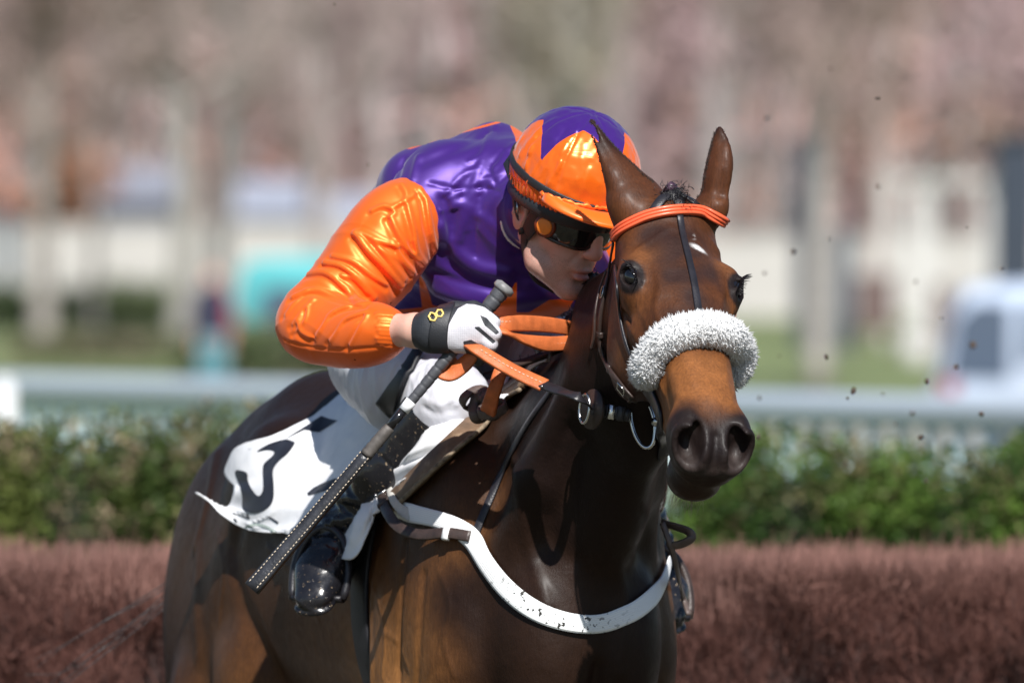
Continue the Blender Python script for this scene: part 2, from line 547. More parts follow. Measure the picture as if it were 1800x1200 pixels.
# ---- far houses, walls
def house(x0, x1, d, top, roofh, wallc, roofc, label):
    cx, w = (gx(x0, d) + gx(x1, d)) / 2, gx(x1, d) - gx(x0, d)
    h = zz(top, d)
    e = tag(empty("house", (cx, d - 20, 0)), label, "house")
    mw = simple("house wall", wallc, .85, scale=3); mr = simple("house roof", roofc, .8, scale=6)
    b = MB(); b.box((cx, d - 20 + 3, h / 2), (w, 6, h)); b.build("wall", mw, e, False)
    r = MB(); y0, y1, ym = d - 20 - .3, d - 20 + 6.3, d - 17
    r.add([(cx - w / 2 - .2, y0, h - .1), (cx + w / 2 + .2, y0, h - .1), (cx + w / 2 + .2, y1, h - .1), (cx - w / 2 - .2, y1, h - .1), (cx - w / 2 - .2, ym, h + roofh), (cx + w / 2 + .2, ym, h + roofh)],
          [(0, 1, 5, 4), (3, 4, 5, 2), (0, 4, 3), (1, 2, 5), (0, 3, 2, 1)]); r.build("roof", mr, e, False)
    gm = simple("far window", (.05, .06, .08), .1)
    for k in (.25, .7):
        wn_ = MB(); wn_.box((cx - w / 2 + w * k, d - 20.01, h * .5), (w * .14, .08, 1.2)); wn_.build("window", gm, e, False)
house(185, 300, 283, 352, .9, (.20, .21, .245), (.20, .21, .25), "pale blue grey house low behind the left wall")
house(425, 520, 284, 376, .9, (.26, .28, .32), (.26, .28, .34), "whitish house beside the jockey's elbow, beyond the wall")
house(555, 650, 285, 386, .7, (.28, .30, .34), (.28, .30, .36), "white roofed house beside the jockey's sleeve, beyond the wall")
def wall(name, x0, x1, d0, d1, t0, t1, label, c):
    a = np.array((gx(x0, d0), d0 - 20)); b = np.array((gx(x1, d1), d1 - 20))
    n = np.array((-(b - a)[1], (b - a)[0])); n = n / np.linalg.norm(n) * .15
    h0, h1 = zz(t0, d0), zz(t1, d1)
    V = [(*(a - n), 0), (*(b - n), 0), (*(b + n), 0), (*(a + n), 0), (*(a - n), h0), (*(b - n), h1), (*(b + n), h1), (*(a + n), h0)]
    e = tag(empty(name, (*a, 0)), label, "wall")
    m = MB(); m.add(V, [(0, 1, 5, 4), (1, 2, 6, 5), (2, 3, 7, 6), (3, 0, 4, 7), (4, 5, 6, 7)])
    m.build("rendered_wall", simple("cream render", c, .9, var=.06, scale=1.5), e, False)
    cp_ = MB(); n2 = n * 1.35
    cp_.add([(*(a - n2), h0 + .003), (*(b - n2), h1 + .003), (*(b + n2), h1 + .003), (*(a + n2), h0 + .003), (*(a - n2), h0 + .09), (*(b - n2), h1 + .09), (*(b + n2), h1 + .09), (*(a + n2), h0 + .09)],
            [(0, 1, 5, 4), (1, 2, 6, 5), (2, 3, 7, 6), (3, 0, 4, 7), (4, 5, 6, 7), (3, 2, 1, 0)])
    cp_.build("coping", simple("coping stone", tuple(x * .93 for x in c), .9), e, False)
wall("garden_wall", -1400, 1050, 276, 280, 404, 398, "long cream wall behind the far hedges on the left", (.42, .40, .385))
wall("garden_wall", 1150, 3200, 274, 278, 418, 424, "long cream wall behind the tall dark posts on the right", (.42, .40, .385))

# ---- hedges and shrubs far off
def leafmass(name, boxes, n, leaf, cols, seed, dense=True):
    r = np.random.default_rng(seed)
    V, F, C = [], [], []
    core = Field()
    roots = []
    for (c, rad, share) in boxes:
        c = np.array(c, float); rad = np.array(rad, float)
        k = int(n * share)
        u = r.normal(0, 1, (k, 3)); u /= np.linalg.norm(u, axis=1)[:, None]
        rr_ = r.uniform(.80, 1.06, k)
        p = c + np.sign(u) * np.abs(u) ** .75 * rad * rr_[:, None]
        p[:, 2] = np.maximum(p[:, 2], .02)
        roots.append(p); core.el(c, rad * .86, None, min(rad) * .3)
    p = np.concatenate(roots)
    tz = max(c[2] + rd[2] for c, rd, _ in boxes)
    ks = vnoise(p, leaf * 7, seed + 9) * .8 + vnoise(p, leaf * 3, seed + 8) * .4 + 1.3 * sstep(.62 * tz, .92 * tz, p[:, 2]) + r.uniform(-.3, .3, len(p)) > (.34 if dense else -9)
    p = p[ks]; k = len(p)
    nz = vnoise(p, max(.12, leaf * 6), seed); n2 = vnoise(p, max(.05, leaf * 2.2), seed + 1)
    col = np.array(cols[0]) + np.zeros((k, 3))
    w = sstep(-.1, .5, nz)[:, None]; col = col * (1 - w) + np.array(cols[1]) * w
    w = sstep(.2, .6, n2)[:, None] * .9; col = col * (1 - w) + np.array(cols[2]) * w
    col *= r.uniform(.65, 1.35, k)[:, None]
    out_ = p - np.array(boxes[0][0]) * np.array((0, 1, 1)); out_[:, 0] = 0; out_ /= np.linalg.norm(out_, axis=1)[:, None] + 1e-9
    p = p + out_ * ((.9 * nz + .5 * n2) * leaf * 2.6 * r.uniform(.4, 1, k))[:, None]
    d = r.normal(0, 1, (k, 3)); d[:, 2] = d[:, 2] * .6 + .15; d /= np.linalg.norm(d, axis=1)[:, None]
    s = np.cross(d, r.normal(0, .55, (k, 3)) + np.array((0, 0, 1.0))); s /= np.linalg.norm(s, axis=1)[:, None]
    L = r.uniform(.6, 1.3, k)[:, None] * leaf; W = L * .30
    V = np.stack((p, p + d * L * .5 + s * W, p + d * L, p + d * L * .5 - s * W), 1).reshape(-1, 3)
    return V, np.arange(len(V)).reshape(-1, 4), np.repeat(col, 4, 0), core
def hedge(name, boxes, n, leaf, cols, seed, label, cat="hedge", vox=.05):
    V, F, C, core = leafmass(name, boxes, n, leaf, cols, seed, vox < .1)
    c0 = np.array(boxes[0][0]); e = tag(empty(name, (c0[0], c0[1], 0)), label, cat)
    mesh_obj("foliage", V, F, M_LEAF, e, False, col=C)
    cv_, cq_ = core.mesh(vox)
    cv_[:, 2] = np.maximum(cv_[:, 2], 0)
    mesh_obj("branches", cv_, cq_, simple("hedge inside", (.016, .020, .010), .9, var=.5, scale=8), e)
G1, G2_, G3 = (.060, .095, .022), (.105, .135, .035), (.200, .155, .095)
def hrow(px0, px1, d, top, thick, step, jit, seed):
    r = np.random.default_rng(seed); out = []; xs_ = np.arange(gx(px0, d), gx(px1, d), step)
    for i, x in enumerate(xs_):
        h = zz(top, d) + r.normal(0, jit)
        out.append(((x, d - 20 + r.normal(0, .05), h * .52), (step * .95, thick, h * .50), 1.0 / len(xs_)))
    return out
hedge("hedge", hrow(-700, 620, 30, 762, .55, .42, .035, 1), 240000, .024, ((.040, .066, .014), (.105, .13, .03), (.27, .205, .13)), 3, "green hedge with straw coloured patches on the left, behind the horse's rump")
rb = hrow(1395, 2500, 30, 812, .6, .42, .04, 2)
rb = [((gx(1262, 30), 10.0, .38), (.28, .5, .40), .05), ((gx(1330, 30), 10.0, .52), (.36, .55, .56), .08)] + rb
hedge("hedge", rb, 240000, .024, ((.026, .056, .010), (.072, .130, .019), (.13, .11, .05)), 4, "bright green hedge with a rounded end on the right, behind the horse's nose")
hedge("hedge", hrow(-200, 320, 244, 508, .8, 1.1, .06, 5), 16000, .16, ((.10, .14, .06), (.13, .17, .07), (.16, .16, .10)), 6, "far clipped dark green hedge below the left cream wall", vox=.2)
hedge("shrub", hrow(95, 360, 190, 600, .7, .8, .10, 7), 24000, .14, ((.16, .165, .09), (.2, .19, .11), (.25, .21, .15)), 8, "low brownish shrubs in the far grass left of the distant person", "shrub", vox=.15)
hedge("shrub", hrow(405, 700, 148, 552, .7, .7, .12, 9), 24000, .13, ((.13, .165, .08), (.16, .19, .10), (.2, .19, .12)), 10, "green shrubs in front of the turquoise van", "shrub", vox=.15)

rust = []
for bx, rz in ((58, 1.95), (112, 2.35), (160, 2.2), (205, 1.7)):
    rust.append(((gx(bx, 284), 264, rz), (.75, .7, rz * 1.02), .25))
hedge("shrub", rust, 9000, .20, ((.42, .19, .11), (.50, .25, .15), (.34, .20, .15)), 12, "rust coloured beech bush rising behind the cream wall at the far left", "shrub", vox=.15)
# ---- brush fence of brown twigs right behind the horse
def brush_fence():
    d0 = 24.0; y0 = d0 - 20; top = zz(1015, d0); x0, x1 = -3.2, 3.2; th = 1.0
    r = np.random.default_rng(77)
    e = tag(empty("brush_fence", (0, y0, 0)), "steeplechase fence of tight reddish brown brushwood right behind the horse", "fence")
    n1, n2 = 210000, 74000
    # face
    x = r.uniform(x0, x1, n1); z = top * (1 - r.power(1.7, n1) * 0 - r.uniform(0, 1, n1) ** 1.35 * .95)
    pz = np.column_stack((x, z * 0, z))
    b1 = vnoise(pz, .15, 4); b2 = vnoise(pz, .055, 5)
    keep = (b1 * .7 + b2 * .5 + 1.35 * sstep(top - .42, top - .02, z) + r.uniform(-.35, .35, n1)) > .20
    x, z, b1, b2, pz = x[keep], z[keep], b1[keep], b2[keep], pz[keep]; n1 = len(x)
    y = y0 - .03 - .12 * b1 - .05 * b2 + r.normal(0, .015, n1) + .05 * sstep(top - .12, top, z)
    root = np.column_stack((x, y, z))
    dr = np.column_stack((r.normal(0, .38, n1), -.22 - np.abs(r.normal(0, .32, n1)), .75 + r.normal(0, .3, n1))); dr /= np.linalg.norm(dr, axis=1)[:, None]
    L = r.uniform(.03, .085, n1)
    # top
    xt = r.uniform(x0, x1, n2); yt = y0 + r.uniform(-.03, th, n2) ** 1.0
    pt = np.column_stack((xt, yt * .4, xt * 0))
    zt = top - .03 + .020 * vnoise(pt, .14, 6) + .014 * vnoise(pt, .045, 7)
    fe = sstep(.22, .0, yt - y0)                                  # the front edge rounds over and breaks up
    dn = r.uniform(0, 1, n2) ** 1.3 * fe * (.10 + .09 * vnoise(pt * np.array((1, 0, 0)), .11, 15))
    zt = zt - dn; yt = yt - dn * .35 + .03 * vnoise(pt, .09, 16)
    rt = np.column_stack((xt, yt, zt)); dt = np.column_stack((r.normal(0, .20, n2), r.normal(-.08, .2, n2), np.ones(n2))); dt /= np.linalg.norm(dt, axis=1)[:, None]
    Lt = r.uniform(.03, .095, n2) * (1 + .5 * (r.uniform(0, 1, n2) > .97))
    root = np.concatenate((root, rt)); dr = np.concatenate((dr, dt)); L = np.concatenate((L, Lt)); n = n1 + n2
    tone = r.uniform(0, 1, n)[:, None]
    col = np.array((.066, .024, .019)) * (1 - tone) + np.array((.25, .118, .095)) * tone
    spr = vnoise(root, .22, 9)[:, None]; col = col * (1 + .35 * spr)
    lit_top = (np.arange(n) >= n1) * np.concatenate((np.zeros(n1), .8 * sstep(.14, .0, dn))) + (np.arange(n) < n1) * sstep(top - .10, top, root[:, 2]) * .6      # sunlit top painted in as paler twigs
    col = col * (1 - .45 * lit_top[:, None]) + np.array((.42, .245, .205)) * .45 * lit_top[:, None]
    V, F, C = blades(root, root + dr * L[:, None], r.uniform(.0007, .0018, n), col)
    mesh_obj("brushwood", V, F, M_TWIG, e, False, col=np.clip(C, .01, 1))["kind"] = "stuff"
    m = MB(); m.box((0, y0 + th / 2 + .10, (top - .012) / 2), (x1 - x0, th - .16, top - .012)); m.build("core", simple("packed twigs", (.055, .030, .027), .95, var=.6, scale=60), e, False)
    k = MB(); k.box((0, y0 - .14, .16), (x1 - x0, .12, .32)); k.build("take_off_board", simple("white take off board", (.7, .7, .68), .6), e, False)
brush_fence()

# ---- white running rail
rail = tag(empty("running_rail", (0, 40, 0)), "white running rail on pale blue posts beyond the hedges", "rail")
M_RAIL = simple("white plastic rail", (.44, .50, .57), .4, var=.05)
M_RPOST = simple("pale blue post", (.52, .68, .72), .5, var=.1)
def rl(px):
    t = (px + 200) / 2200.0
    d = 64 - 14 * t
    return np.array((gx(px, d), d - 20, 1.155))
ra, rb_ = rl(-1100), rl(3000)
pts = [ra + (rb_ - ra) * k for k in np.linspace(0, 1, 12)]
V, Fc = tube_mesh(pts, .062, 14, flat=1.25); mesh_obj("rail", V, Fc, M_RAIL, rail)
V, Fc = tube_mesh([p - np.array((0, .03, .30)) for p in pts], .03, 10); mesh_obj("lower_rail", V, Fc, M_RPOST, rail)
L_ = np.linalg.norm(rb_ - ra)
for k in np.arange(0, L_, .29):
    p = ra + (rb_ - ra) * k / L_
    V, Fc = tube_mesh([(p[0], p[1] + .02, 0), (p[0], p[1] + .02,   .7), (p[0], p[1], 1.09)], .038, 8)
    mesh_obj("post", V, Fc, M_RPOST, rail)
mp = tag(empty("marker_post", (gx(8, 52), 32, 0)), "short bright white marker post at the left end of the rail", "post")
b = MB(); b.tube([(gx(8, 52), 32, 0), (gx(8, 52), 32, zz(675, 52))], .047, 16); b.build("shaft", simple("bright white", (.66, .67, .68), .5, var=.04), mp)
b = MB(); b.tube([(gx(8, 52), 32, zz(675, 52)), (gx(8, 52), 32, zz(668, 52)), (gx(8, 52), 32, zz(665, 52))], [.05, .045, .02], 16); b.build("cap", simple("white cap", (.8, .8, .8), .5), mp)

# ---- trees with their own trunks
def tree(px, base, w, h, label, bark, twig, seed, lean=0.0, dens=1.0, d=None):
    d = d or 36000.0 / (base - 466.0); r = np.random.default_rng(seed)
    x = gx(px, d); y = d - 20
    e = tag(empty("tree", (x, y, 0)), label, "tree", "bare trees standing in the far park")
    mb = MB(); top = np.array((x + lean, y, h))
    tr_ = catmull(np.array(((x, y, 0), (x + lean * .2 + r.normal(0, .05), y, h * .3), (x + lean * .6 + r.normal(0, .1), y, h * .65), top)), 6)
    mb.tube(tr_, np.linspace(w / 2, w * .12, len(tr_)), 10)
    tips = []
    for i in range(16):
        k = r.integers(7, len(tr_) - 2); a = r.uniform(0, 2 * math.pi); L = r.uniform(1.5, 3.6) * (1 - .3 * k / len(tr_))
        p0 = tr_[k]; p1 = p0 + np.array((math.cos(a) * L * .45, math.sin(a) * L * .45, L * .35)); p2 = p0 + np.array((math.cos(a) * L * .8, math.sin(a) * L * .8, L))
        q = catmull(np.array((p0, p1, p2)), 4); mb.tube(q, np.linspace(w * .16, w * .03, len(q)), 6)
        tips += [q[j] for j in range(3, len(q))]
    mb.build("trunk", simple("bark", bark, .9, var=.3, scale=6), e)
    tips = np.array(tips); n = int(2600 * dens)
    rt = tips[r.integers(0, len(tips), n)] + r.normal(0, .35, (n, 3)); dd = r.normal(0, 1, (n, 3)); dd[:, 2] = np.abs(dd[:, 2]) + .2; dd /= np.linalg.norm(dd, axis=1)[:, None]
    V, F, C = blades(rt, rt + dd * r.uniform(.35, 1.1, n)[:, None], r.uniform(.010, .03, n), np.array(twig) * r.uniform(.7, 1.3, n)[:, None])
    mesh_obj("crown", V, F, M_TWIG, e, False, col=C)["kind"] = "stuff"
tree(75, 622, .52, 11, "pale grey trunked bare tree at the far left, in front of the hedge", (.30, .27, .25), (.36, .27, .25), 1)
tree(165, 0, .26, 10, "thin bare tree before the cream wall, right of the far left tree", (.34, .30, .28), (.42, .27, .21), 2, d=240)
tree(318, 0, .60, 12, "light trunked bare tree just left of the distant person", (.27, .255, .235), (.37, .29, .27), 3, d=226)
tree(385, 0, .45, 12, "dim grey bare tree rising behind the turquoise van", (.28, .26, .25), (.33, .28, .26), 4, lean=.5, d=230)
tree(565, 0, .45, 11, "grey bare tree in the gap beside the jockey's sleeve", (.32, .28, .27), (.37, .29, .28), 5, d=236)
tree(1438, 692, .36, 10, "pale grey trunked bare tree between the dark posts", (.33, .30, .28), (.37, .28, .26), 6)
tree(1545, 0, .4, 11, "reddish brown bare tree left of the white pergola", (.32, .24, .22), (.43, .28, .24), 7, d=238)
tree(1010, 0, .6, 12, "olive grey bare tree directly above the jockey's cap", (.30, .28, .25), (.34, .30, .24), 8, d=240)

# ---- posts and street things on the right
def post(px, w, top, d, c, label, name="post", cat="post", cap=True):
    x, y, h = gx(px, d), d - 20, zz(top, d)
    e = tag(empty(name, (x, y, 0)), label, cat)
    b = MB(); b.box((x, y, h / 2), (w, w, h)); b.build("shaft", simple("painted post", c, .6, var=.15, scale=4), e, False)
    if cap:
        b = MB(); b.box((x, y, h + .04), (w * 1.25, w * 1.25, .08)); b.build("cap", simple("post cap", tuple(v * .8 for v in c), .6), e, False)
        b = MB(); b.box((x, y - .0, .12), (w * 1.4, w * 1.4, .24)); b.build("base", simple("post base", tuple(v * .7 for v in c), .7), e, False)
post(1417, .40, 245, 206, (.030, .040, .056), "tall dark slate post left of the pale trunk")
post(1481, .34, 405, 206, (.045, .060, .082), "shorter blue grey post right of the pale trunk")
post(1785, .75, 245, 190, (.020, .030, .050), "broad dark blue pillar at the right edge behind the van", "pillar", "pillar")
post(12, .32, 372, 245, (.10, .17, .23), "small dark blue post before the wall at the left edge")
pg = tag(empty("pergola", (gx(1650, 215), 195, 0)), "white pergola with a long beam on thin posts in the far garden", "pergola")
M_PW = simple("white painted wood", (.50, .49, .48), .6)
for px, w in ((1622, .42), (1737, .26), (1560, .22)):
    b = MB(); h = zz(330, 215); b.box((gx(px, 215), 195, h / 2), (w, .25, h)); b.build("post", M_PW, pg, False)
b = MB(); b.box((gx(1648, 215), 195, zz(325, 215) + .06), (gx(1760, 215) - gx(1535, 215), .34, .16)); b.build("beam", M_PW, pg, False)
for k in range(7):
    b = MB(); b.box((gx(1545 + k * 33, 215), 195.3, zz(325, 215) + .20), (.08, 1.6, .10)); b.build("rafter", M_PW, pg, False)
def bench(px0, px1, top, bot, d, c, label):
    x0, x1 = gx(px0, d), gx(px1, d); zt, zb = zz(top, d), zz(bot, d)
    e = tag(empty("fence_panel", ((x0 + x1) / 2, d - 20, 0)), label, "panel")
    m = simple("brown boards", c, .8, scale=5)
    n = 5; hh = (zt - zb) / n
    for k in range(n):
        b = MB(); b.box(((x0 + x1) / 2, d - 20, zb + hh * (k + .5)), (x1 - x0, .05, hh * .93)); b.build("board", m, e, False)
    for x in (x0 + .05, x1 - .05):
        b = MB(); b.box((x, d - 19.94, zt / 2), (.09, .07, zt)); b.build("leg", m, e, False)
bench(1502, 1572, 482, 582, 200, (.10, .062, .058), "dark brown board panel left of the white pergola post")
bench(1638, 1668, 500, 585, 200, (.11, .066, .060), "narrow dark brown board panel next to the white van")
# small white litter bin by the pergola
lb_ = tag(empty("litter_bin", (gx(1612, 190), 170, 0)), "pale grey litter bin in the grass below the pergola", "bin")
b = MB(); b.tube([(gx(1612, 190), 170, .0), (gx(1612, 190), 170, zz(592, 190))], [.22, .26], 16); b.build("drum", simple("pale bin", (.55, .53, .52), .7), lb_)
b = MB(); b.tube([(gx(1612, 190), 170, zz(592, 190)), (gx(1612, 190), 170, zz(588, 190)), (gx(1612, 190), 170, zz(580, 190))], [.28, .28, .10], 16); b.build("lid", simple("bin lid", (.40, .39, .39), .6), lb_)

# ---- vehicles
def vehicle(name, label, x0, d, length, prof, glass, width, paint, belt):
    """side-on vehicle: profile in metres from its left end; glass = list of side window polygons"""
    e = tag(empty(name, (x0 + length / 2, d - 20, 0)), label, "van")
    mp_ = NT("vehicle paint"); mp_.b.inputs["Base Color"].default_value = (*paint, 1); mp_.set(Roughness=.3); mp_.b.inputs["Coat Weight"].default_value = .6
    P2 = catmull(np.array(prof, float), 4, True); n = len(P2); V = []; ywid = width / 2
    for yy, sc in ((-ywid, .965), (-ywid + .10, 1.0), (ywid - .10, 1.0), (ywid, .965)):
        c = P2.mean(0)
        for p in P2: q = c + (p - c) * sc; V.append((x0 + q[0], d - 20 + ywid + yy, q[1]))
    Fc = [(k * n + i, k * n + (i + 1) % n, (k + 1) * n + (i + 1) % n, (k + 1) * n + i) for k in range(3) for i in range(n)] + [tuple(range(n - 1, -1, -1)), tuple(3 * n + i for i in range(n))]
    body_ = mesh_obj("body", V, Fc, mp_.m, e)
    gm = NT("tinted glass"); gm.b.inputs["Base Color"].default_value = (.06, .085, .13, 1); gm.set(Roughness=.06)
    for g in glass:
        q = np.array(g, float); m = len(q)
        V = [(x0 + a, d - 20 - .012, z) for a, z in q] + [(x0 + a, d - 20 + .06, z) for a, z in q]
        Fs = [tuple(range(m - 1, -1, -1)), tuple(range(m, 2 * m))] + [(i, (i + 1) % m, m + (i + 1) % m, m + i) for i in range(m)]
        mesh_obj("window", V, Fs, gm.m, e, False)
    for wx in (length * .18, length * .80):
        c = np.array((x0 + wx, d - 20 + .06, .33))
        for dy in (0, width - .30):
            V, Fs = tube_mesh([c + np.array((0, dy - .02, 0)), c + np.array((0, dy + .2, 0))], .33, 24)
            w_ = mesh_obj("wheel", V, Fs, simple("tyre", (.02, .02, .02), .8), e)
            V, Fs = tube_mesh([c + np.array((0, dy - .03, 0)), c + np.array((0, dy + .02, 0))], .20, 20); mesh_obj("rim", V, Fs, simple("rim", (.5, .5, .52), .3, .8), w_)
    hl = MB(); hl.box((x0 + .07, d - 20 + .10, .72), (.12, .22, .16)); hl.build("tail_light", simple("tail light", (.30, .03, .03), .2), e, False)
    hb = MB(); hb.box((x0 + length / 2, d - 20 + .0, .36), (length * .38, .05, .14)); hb.build("sill_trim", simple("trim", (.05, .05, .055), .6), e, False)
xv = gx(1655, 100)
vehicle("white_van", "pale blue white van cut off by the right edge of the picture", xv, 100, 4.5,
        [(.02, .30), (.0, .80), (.05, 1.1), (.18, 1.50), (.40, 1.62), (1.6, 1.66), (2.9, 1.62), (3.5, 1.15), (4.3, .95), (4.48, .70), (4.45, .30), (2.2, .26)],
        [[(.05, .80), (.60, .78), (.61, 1.47), (.30, 1.48), (.13, 1.32)], [(.70, .92), (1.75, .92), (1.75, 1.44), (.72, 1.46)], [(1.85, .92), (3.2, .92), (2.75, 1.40), (1.85, 1.44)]], 1.8, (.46, .54, .68), .95)
xv = gx(408, 150)
vehicle("turquoise_van", "turquoise van half hidden behind the distant person and the jockey's elbow", xv, 150, 4.2,
        [(.02, .30), (.0, .9), (.03, 1.4), (.14, 1.78), (.40, 1.90), (1.6, 1.92), (3.0, 1.88), (3.45, 1.3), (4.05, 1.05), (4.18, .75), (4.15, .30), (2.0, .26)],
        [[(.36, .95), (1.3, .95), (1.3, 1.52), (.40, 1.52)], [(1.42, 1.05), (2.3, 1.05), (2.3, 1.52), (1.42, 1.52)], [(2.4, 1.05), (3.2, 1.05), (2.85, 1.5), (2.4, 1.52)]], 1.8, (.10, .42, .44), 1.1)

# ---- the person standing by the rail far away
def bystander():
    d = 143.0; x = gx(374, d); y = d - 20
    e = tag(empty("person", (x, y, 0)), "person in navy top and teal jeans standing far off in the grass", "person")
    Qp = lambda dx, dz, dy=0: np.array((x + dx, y + dy, dz))
    f = Field()
    f.el(Qp(0, 1.63), (.085, .10, .12), None, .02); f.rc(Qp(0, 1.52), Qp(0, 1.40), .055, .07, .03)
    f.ec(Qp(0, 1.38), Qp(0, .98), (.18, .11), (.15, .11), (0, 1, 0), .05)
    for s in (-1, 1):
        f.chain([Qp(.19 * s, 1.40), Qp(.24 * s, 1.14), Qp(.20 * s, .92, -.06), Qp(.19 * s, .80, -.08)], [.055, .045, .036, .03], .03)
        for i in range(4): f.chain([Qp(.19 * s + .012 * (i - 1.5), .79, -.08), Qp(.19 * s + .014 * (i - 1.5), .72, -.09 - .004 * i), Qp(.19 * s + .013 * (i - 1.5), .69, -.075)], [.011, .010, .008], .006)
        f.chain([Qp(.09 * s, .95), Qp(.095 * s, .50, -.01), Qp(.095 * s, .09, .02), Qp(.11 * s, .05, -.14)], [.085, .058, .042, .04], .03)
    f.rc(Qp(0, 1.63, -.10), Qp(0, 1.61, -.115), .014, .014, .02)
    for s in (-1, 1): f.el(Qp(.085 * s, 1.62), (.012, .02, .03), None, .01); f.bump(Qp(.032 * s, 1.655, -.095), .012, -.006)
    v, q = f.mesh(.012); mesh_obj("body", v, q, simple("far skin", (.55, .30, .23), .6), e)
    f = Field(); f.ec(Qp(0, 1.40), Qp(0, .96), (.205, .14), (.19, .14), (0, 1, 0), .05)
    v, q = f.mesh(.014); mesh_obj("vest", v, q, simple("navy cloth", (.022, .022, .05), .8), e)
    for s in (-1, 1):
        f = Field(); f.chain([Qp(.17 * s, 1.42), Qp(.245 * s, 1.14), Qp(.21 * s, .93, -.06)], [.072, .060, .05], .03)
        v, q = f.mesh(.014); mesh_obj("sleeve", v, q, simple("red cloth" if s > 0 else "navy sleeve", (.28, .03, .05) if s > 0 else (.03, .03, .06), .8), e)
    f = Field(); f.ec(Qp(0, 1.0), Qp(0, .9), (.175, .13), (.165, .13), (0, 1, 0), .05)
    for s in (-1, 1): f.chain([Qp(.09 * s, .92), Qp(.097 * s, .50, -.01), Qp(.097 * s, .12, .02)], [.102, .078, .066], .04)
    v, q = f.mesh(.014); mesh_obj("jeans", v, q, simple("teal denim", (.10, .26, .32), .8), e)
    f = Field(); f.el(Qp(0, 1.67, .02), (.092, .105, .10), None, .02); f.el(Qp(0, 1.59, -.10), (.10, .09, .09), None, .02, 's')
    v, q = f.mesh(.012); mesh_obj("hair", v, q, simple("reddish hair", (.30, .14, .10), .7), e)
bystander()
# ================================================================ THE HORSE
TH = math.radians(22)
HF = np.array((math.sin(TH), -math.cos(TH), 0.0))       # horse's forward
HR = np.array((-math.cos(TH), -math.sin(TH), 0.0))      # horse's right (nearer the camera)
HO = np.array((-0.01, 0.8, 0.0))                        # ground under the withers
UPZ = np.array((0, 0, 1.0))
def H(a, b, z): return HO + HF * a + HR * b + UPZ * z
HAX = np.stack((HF, HR, UPZ))

# head frame
YAW, PIT, ROLL = math.radians(16), math.radians(39), math.radians(7)
_fh = np.array((math.sin(YAW), -math.cos(YAW), 0)); _lh = np.array((math.cos(YAW), math.sin(YAW), 0))
HN = _fh * math.cos(PIT) - UPZ * math.sin(PIT)           # poll -> muzzle
HD = _fh * math.sin(PIT) + UPZ * math.cos(PIT)           # out of the face
HL = _lh
_rz = np.array(((math.cos(ROLL), 0, math.sin(ROLL)), (0, 1, 0), (-math.sin(ROLL), 0, math.cos(ROLL))))   # slight tilt of the head
HN, HD, HL = _rz @ HN, _rz @ HD, _rz @ HL
POLL = P(1182, 362, 0.06)
def K(l, d, t): return POLL + HL * l + HD * d + HN * t
KAX = np.stack((HL, HD, HN))
def sym(fn):
    for s in (-1, 1): fn(s)

def eye_frame(s):
    en = unit(HL * .72 * s + HD * .38 + HN * .42)
    et = unit(HN - en * np.dot(HN, en) + HL * 0)
    ed = np.cross(et, en) * s
    if np.dot(ed, HD) < 0: ed = -ed
    if s not in EYEPOS:
        o = K(.0815 * s, -.034, .170) - en * .03
        ss = np.linspace(0, .08, 81)
        d = F.val((o + ss[:, None] * en).astype(f32))
        EYEPOS[s] = o + en * (ss[np.argmax(d > 0)] - .001)
    return EYEPOS[s], np.stack((en, et, ed))
EYEPOS = {}
horse_field = F = Field()
# trunk
F.ec(H(-.80, 0, 1.19), H(.0, 0, 1.19), (.265, .33), (.235, .35), UPZ, .05)
F.el(H(-.93, 0, 1.30), (.36, .20, .275), HAX, .08)
F.el(H(-1.12, 0, 1.27), (.2, .15, .2), HAX, .08)
for s in (1, -1):
    F.el(H(-1.06, .125 * s, 1.10), (.26, .122, .34), HAX, .06)             # buttock and thigh
    F.el(H(-.92, .155 * s, 1.02), (.2, .105, .26), HAX, .05)
    F.el(H(-.70, .17 * s, 1.40), (.13, .075, .11), HAX, .08)               # point of hip
    F.el(H(-.72, .215 * s, 1.0), (.13, .075, .13), HAX, .05)                # stifle
    F.el(H(.10, .145 * s, 1.25), (.20, .095, .27), HAX, .06)               # shoulder blade
    F.el(H(.16, .165 * s, 1.10), (.15, .085, .2), HAX, .035)               # point of shoulder
    F.el(H(.02, .195 * s, 1.05), (.115, .065, .21), HAX, .02)              # triceps
    F.el(H(.34, .07 * s, 1.10), (.10, .075, .17), HAX, .03)                # breast muscles
F.rc(H(.02, 0, 1.49), H(-.40, 0, 1.44), .075, .09, .09)                    # withers and back
F.rc(H(-.40, 0, 1.44), H(-.85, 0, 1.48), .09, .1, .1)
F.el(H(.24, 0, 1.16), (.20, .17, .25), HAX, .06)
# legs (mostly below the picture)
for s, (k1, k2, hf) in ((1, ((.27, .62), (.18, .42), (.12, .26))), (-1, ((.2, .60), (.26, .36), (.30, .12)))):
    F.chain([H(.08, .16 * s, .98), H(k1[0], .13 * s, k1[1]), H(k2[0], .13 * s, k2[1] - .05), H(hf[0], .13 * s, hf[1] - .05), H(hf[0] + .07, .13 * s, hf[1] - .1)],
            [.10, .052, .034, .034, .045], .04)
for s, (k1, k2, hf) in ((1, ((-1.22, .56), (-1.02, .22), (-.97, .10))), (-1, ((-1.15, .54), (-1.25, .2), (-1.2, .08)))):
    F.chain([H(-.98, .16 * s, .95), H(k1[0], .14 * s, k1[1]), H(k2[0], .14 * s, k2[1]), H(hf[0], .14 * s, hf[1]), H(hf[0] + .08, .14 * s, hf[1] - .05)],
            [.13, .055, .036, .036, .046], .05)
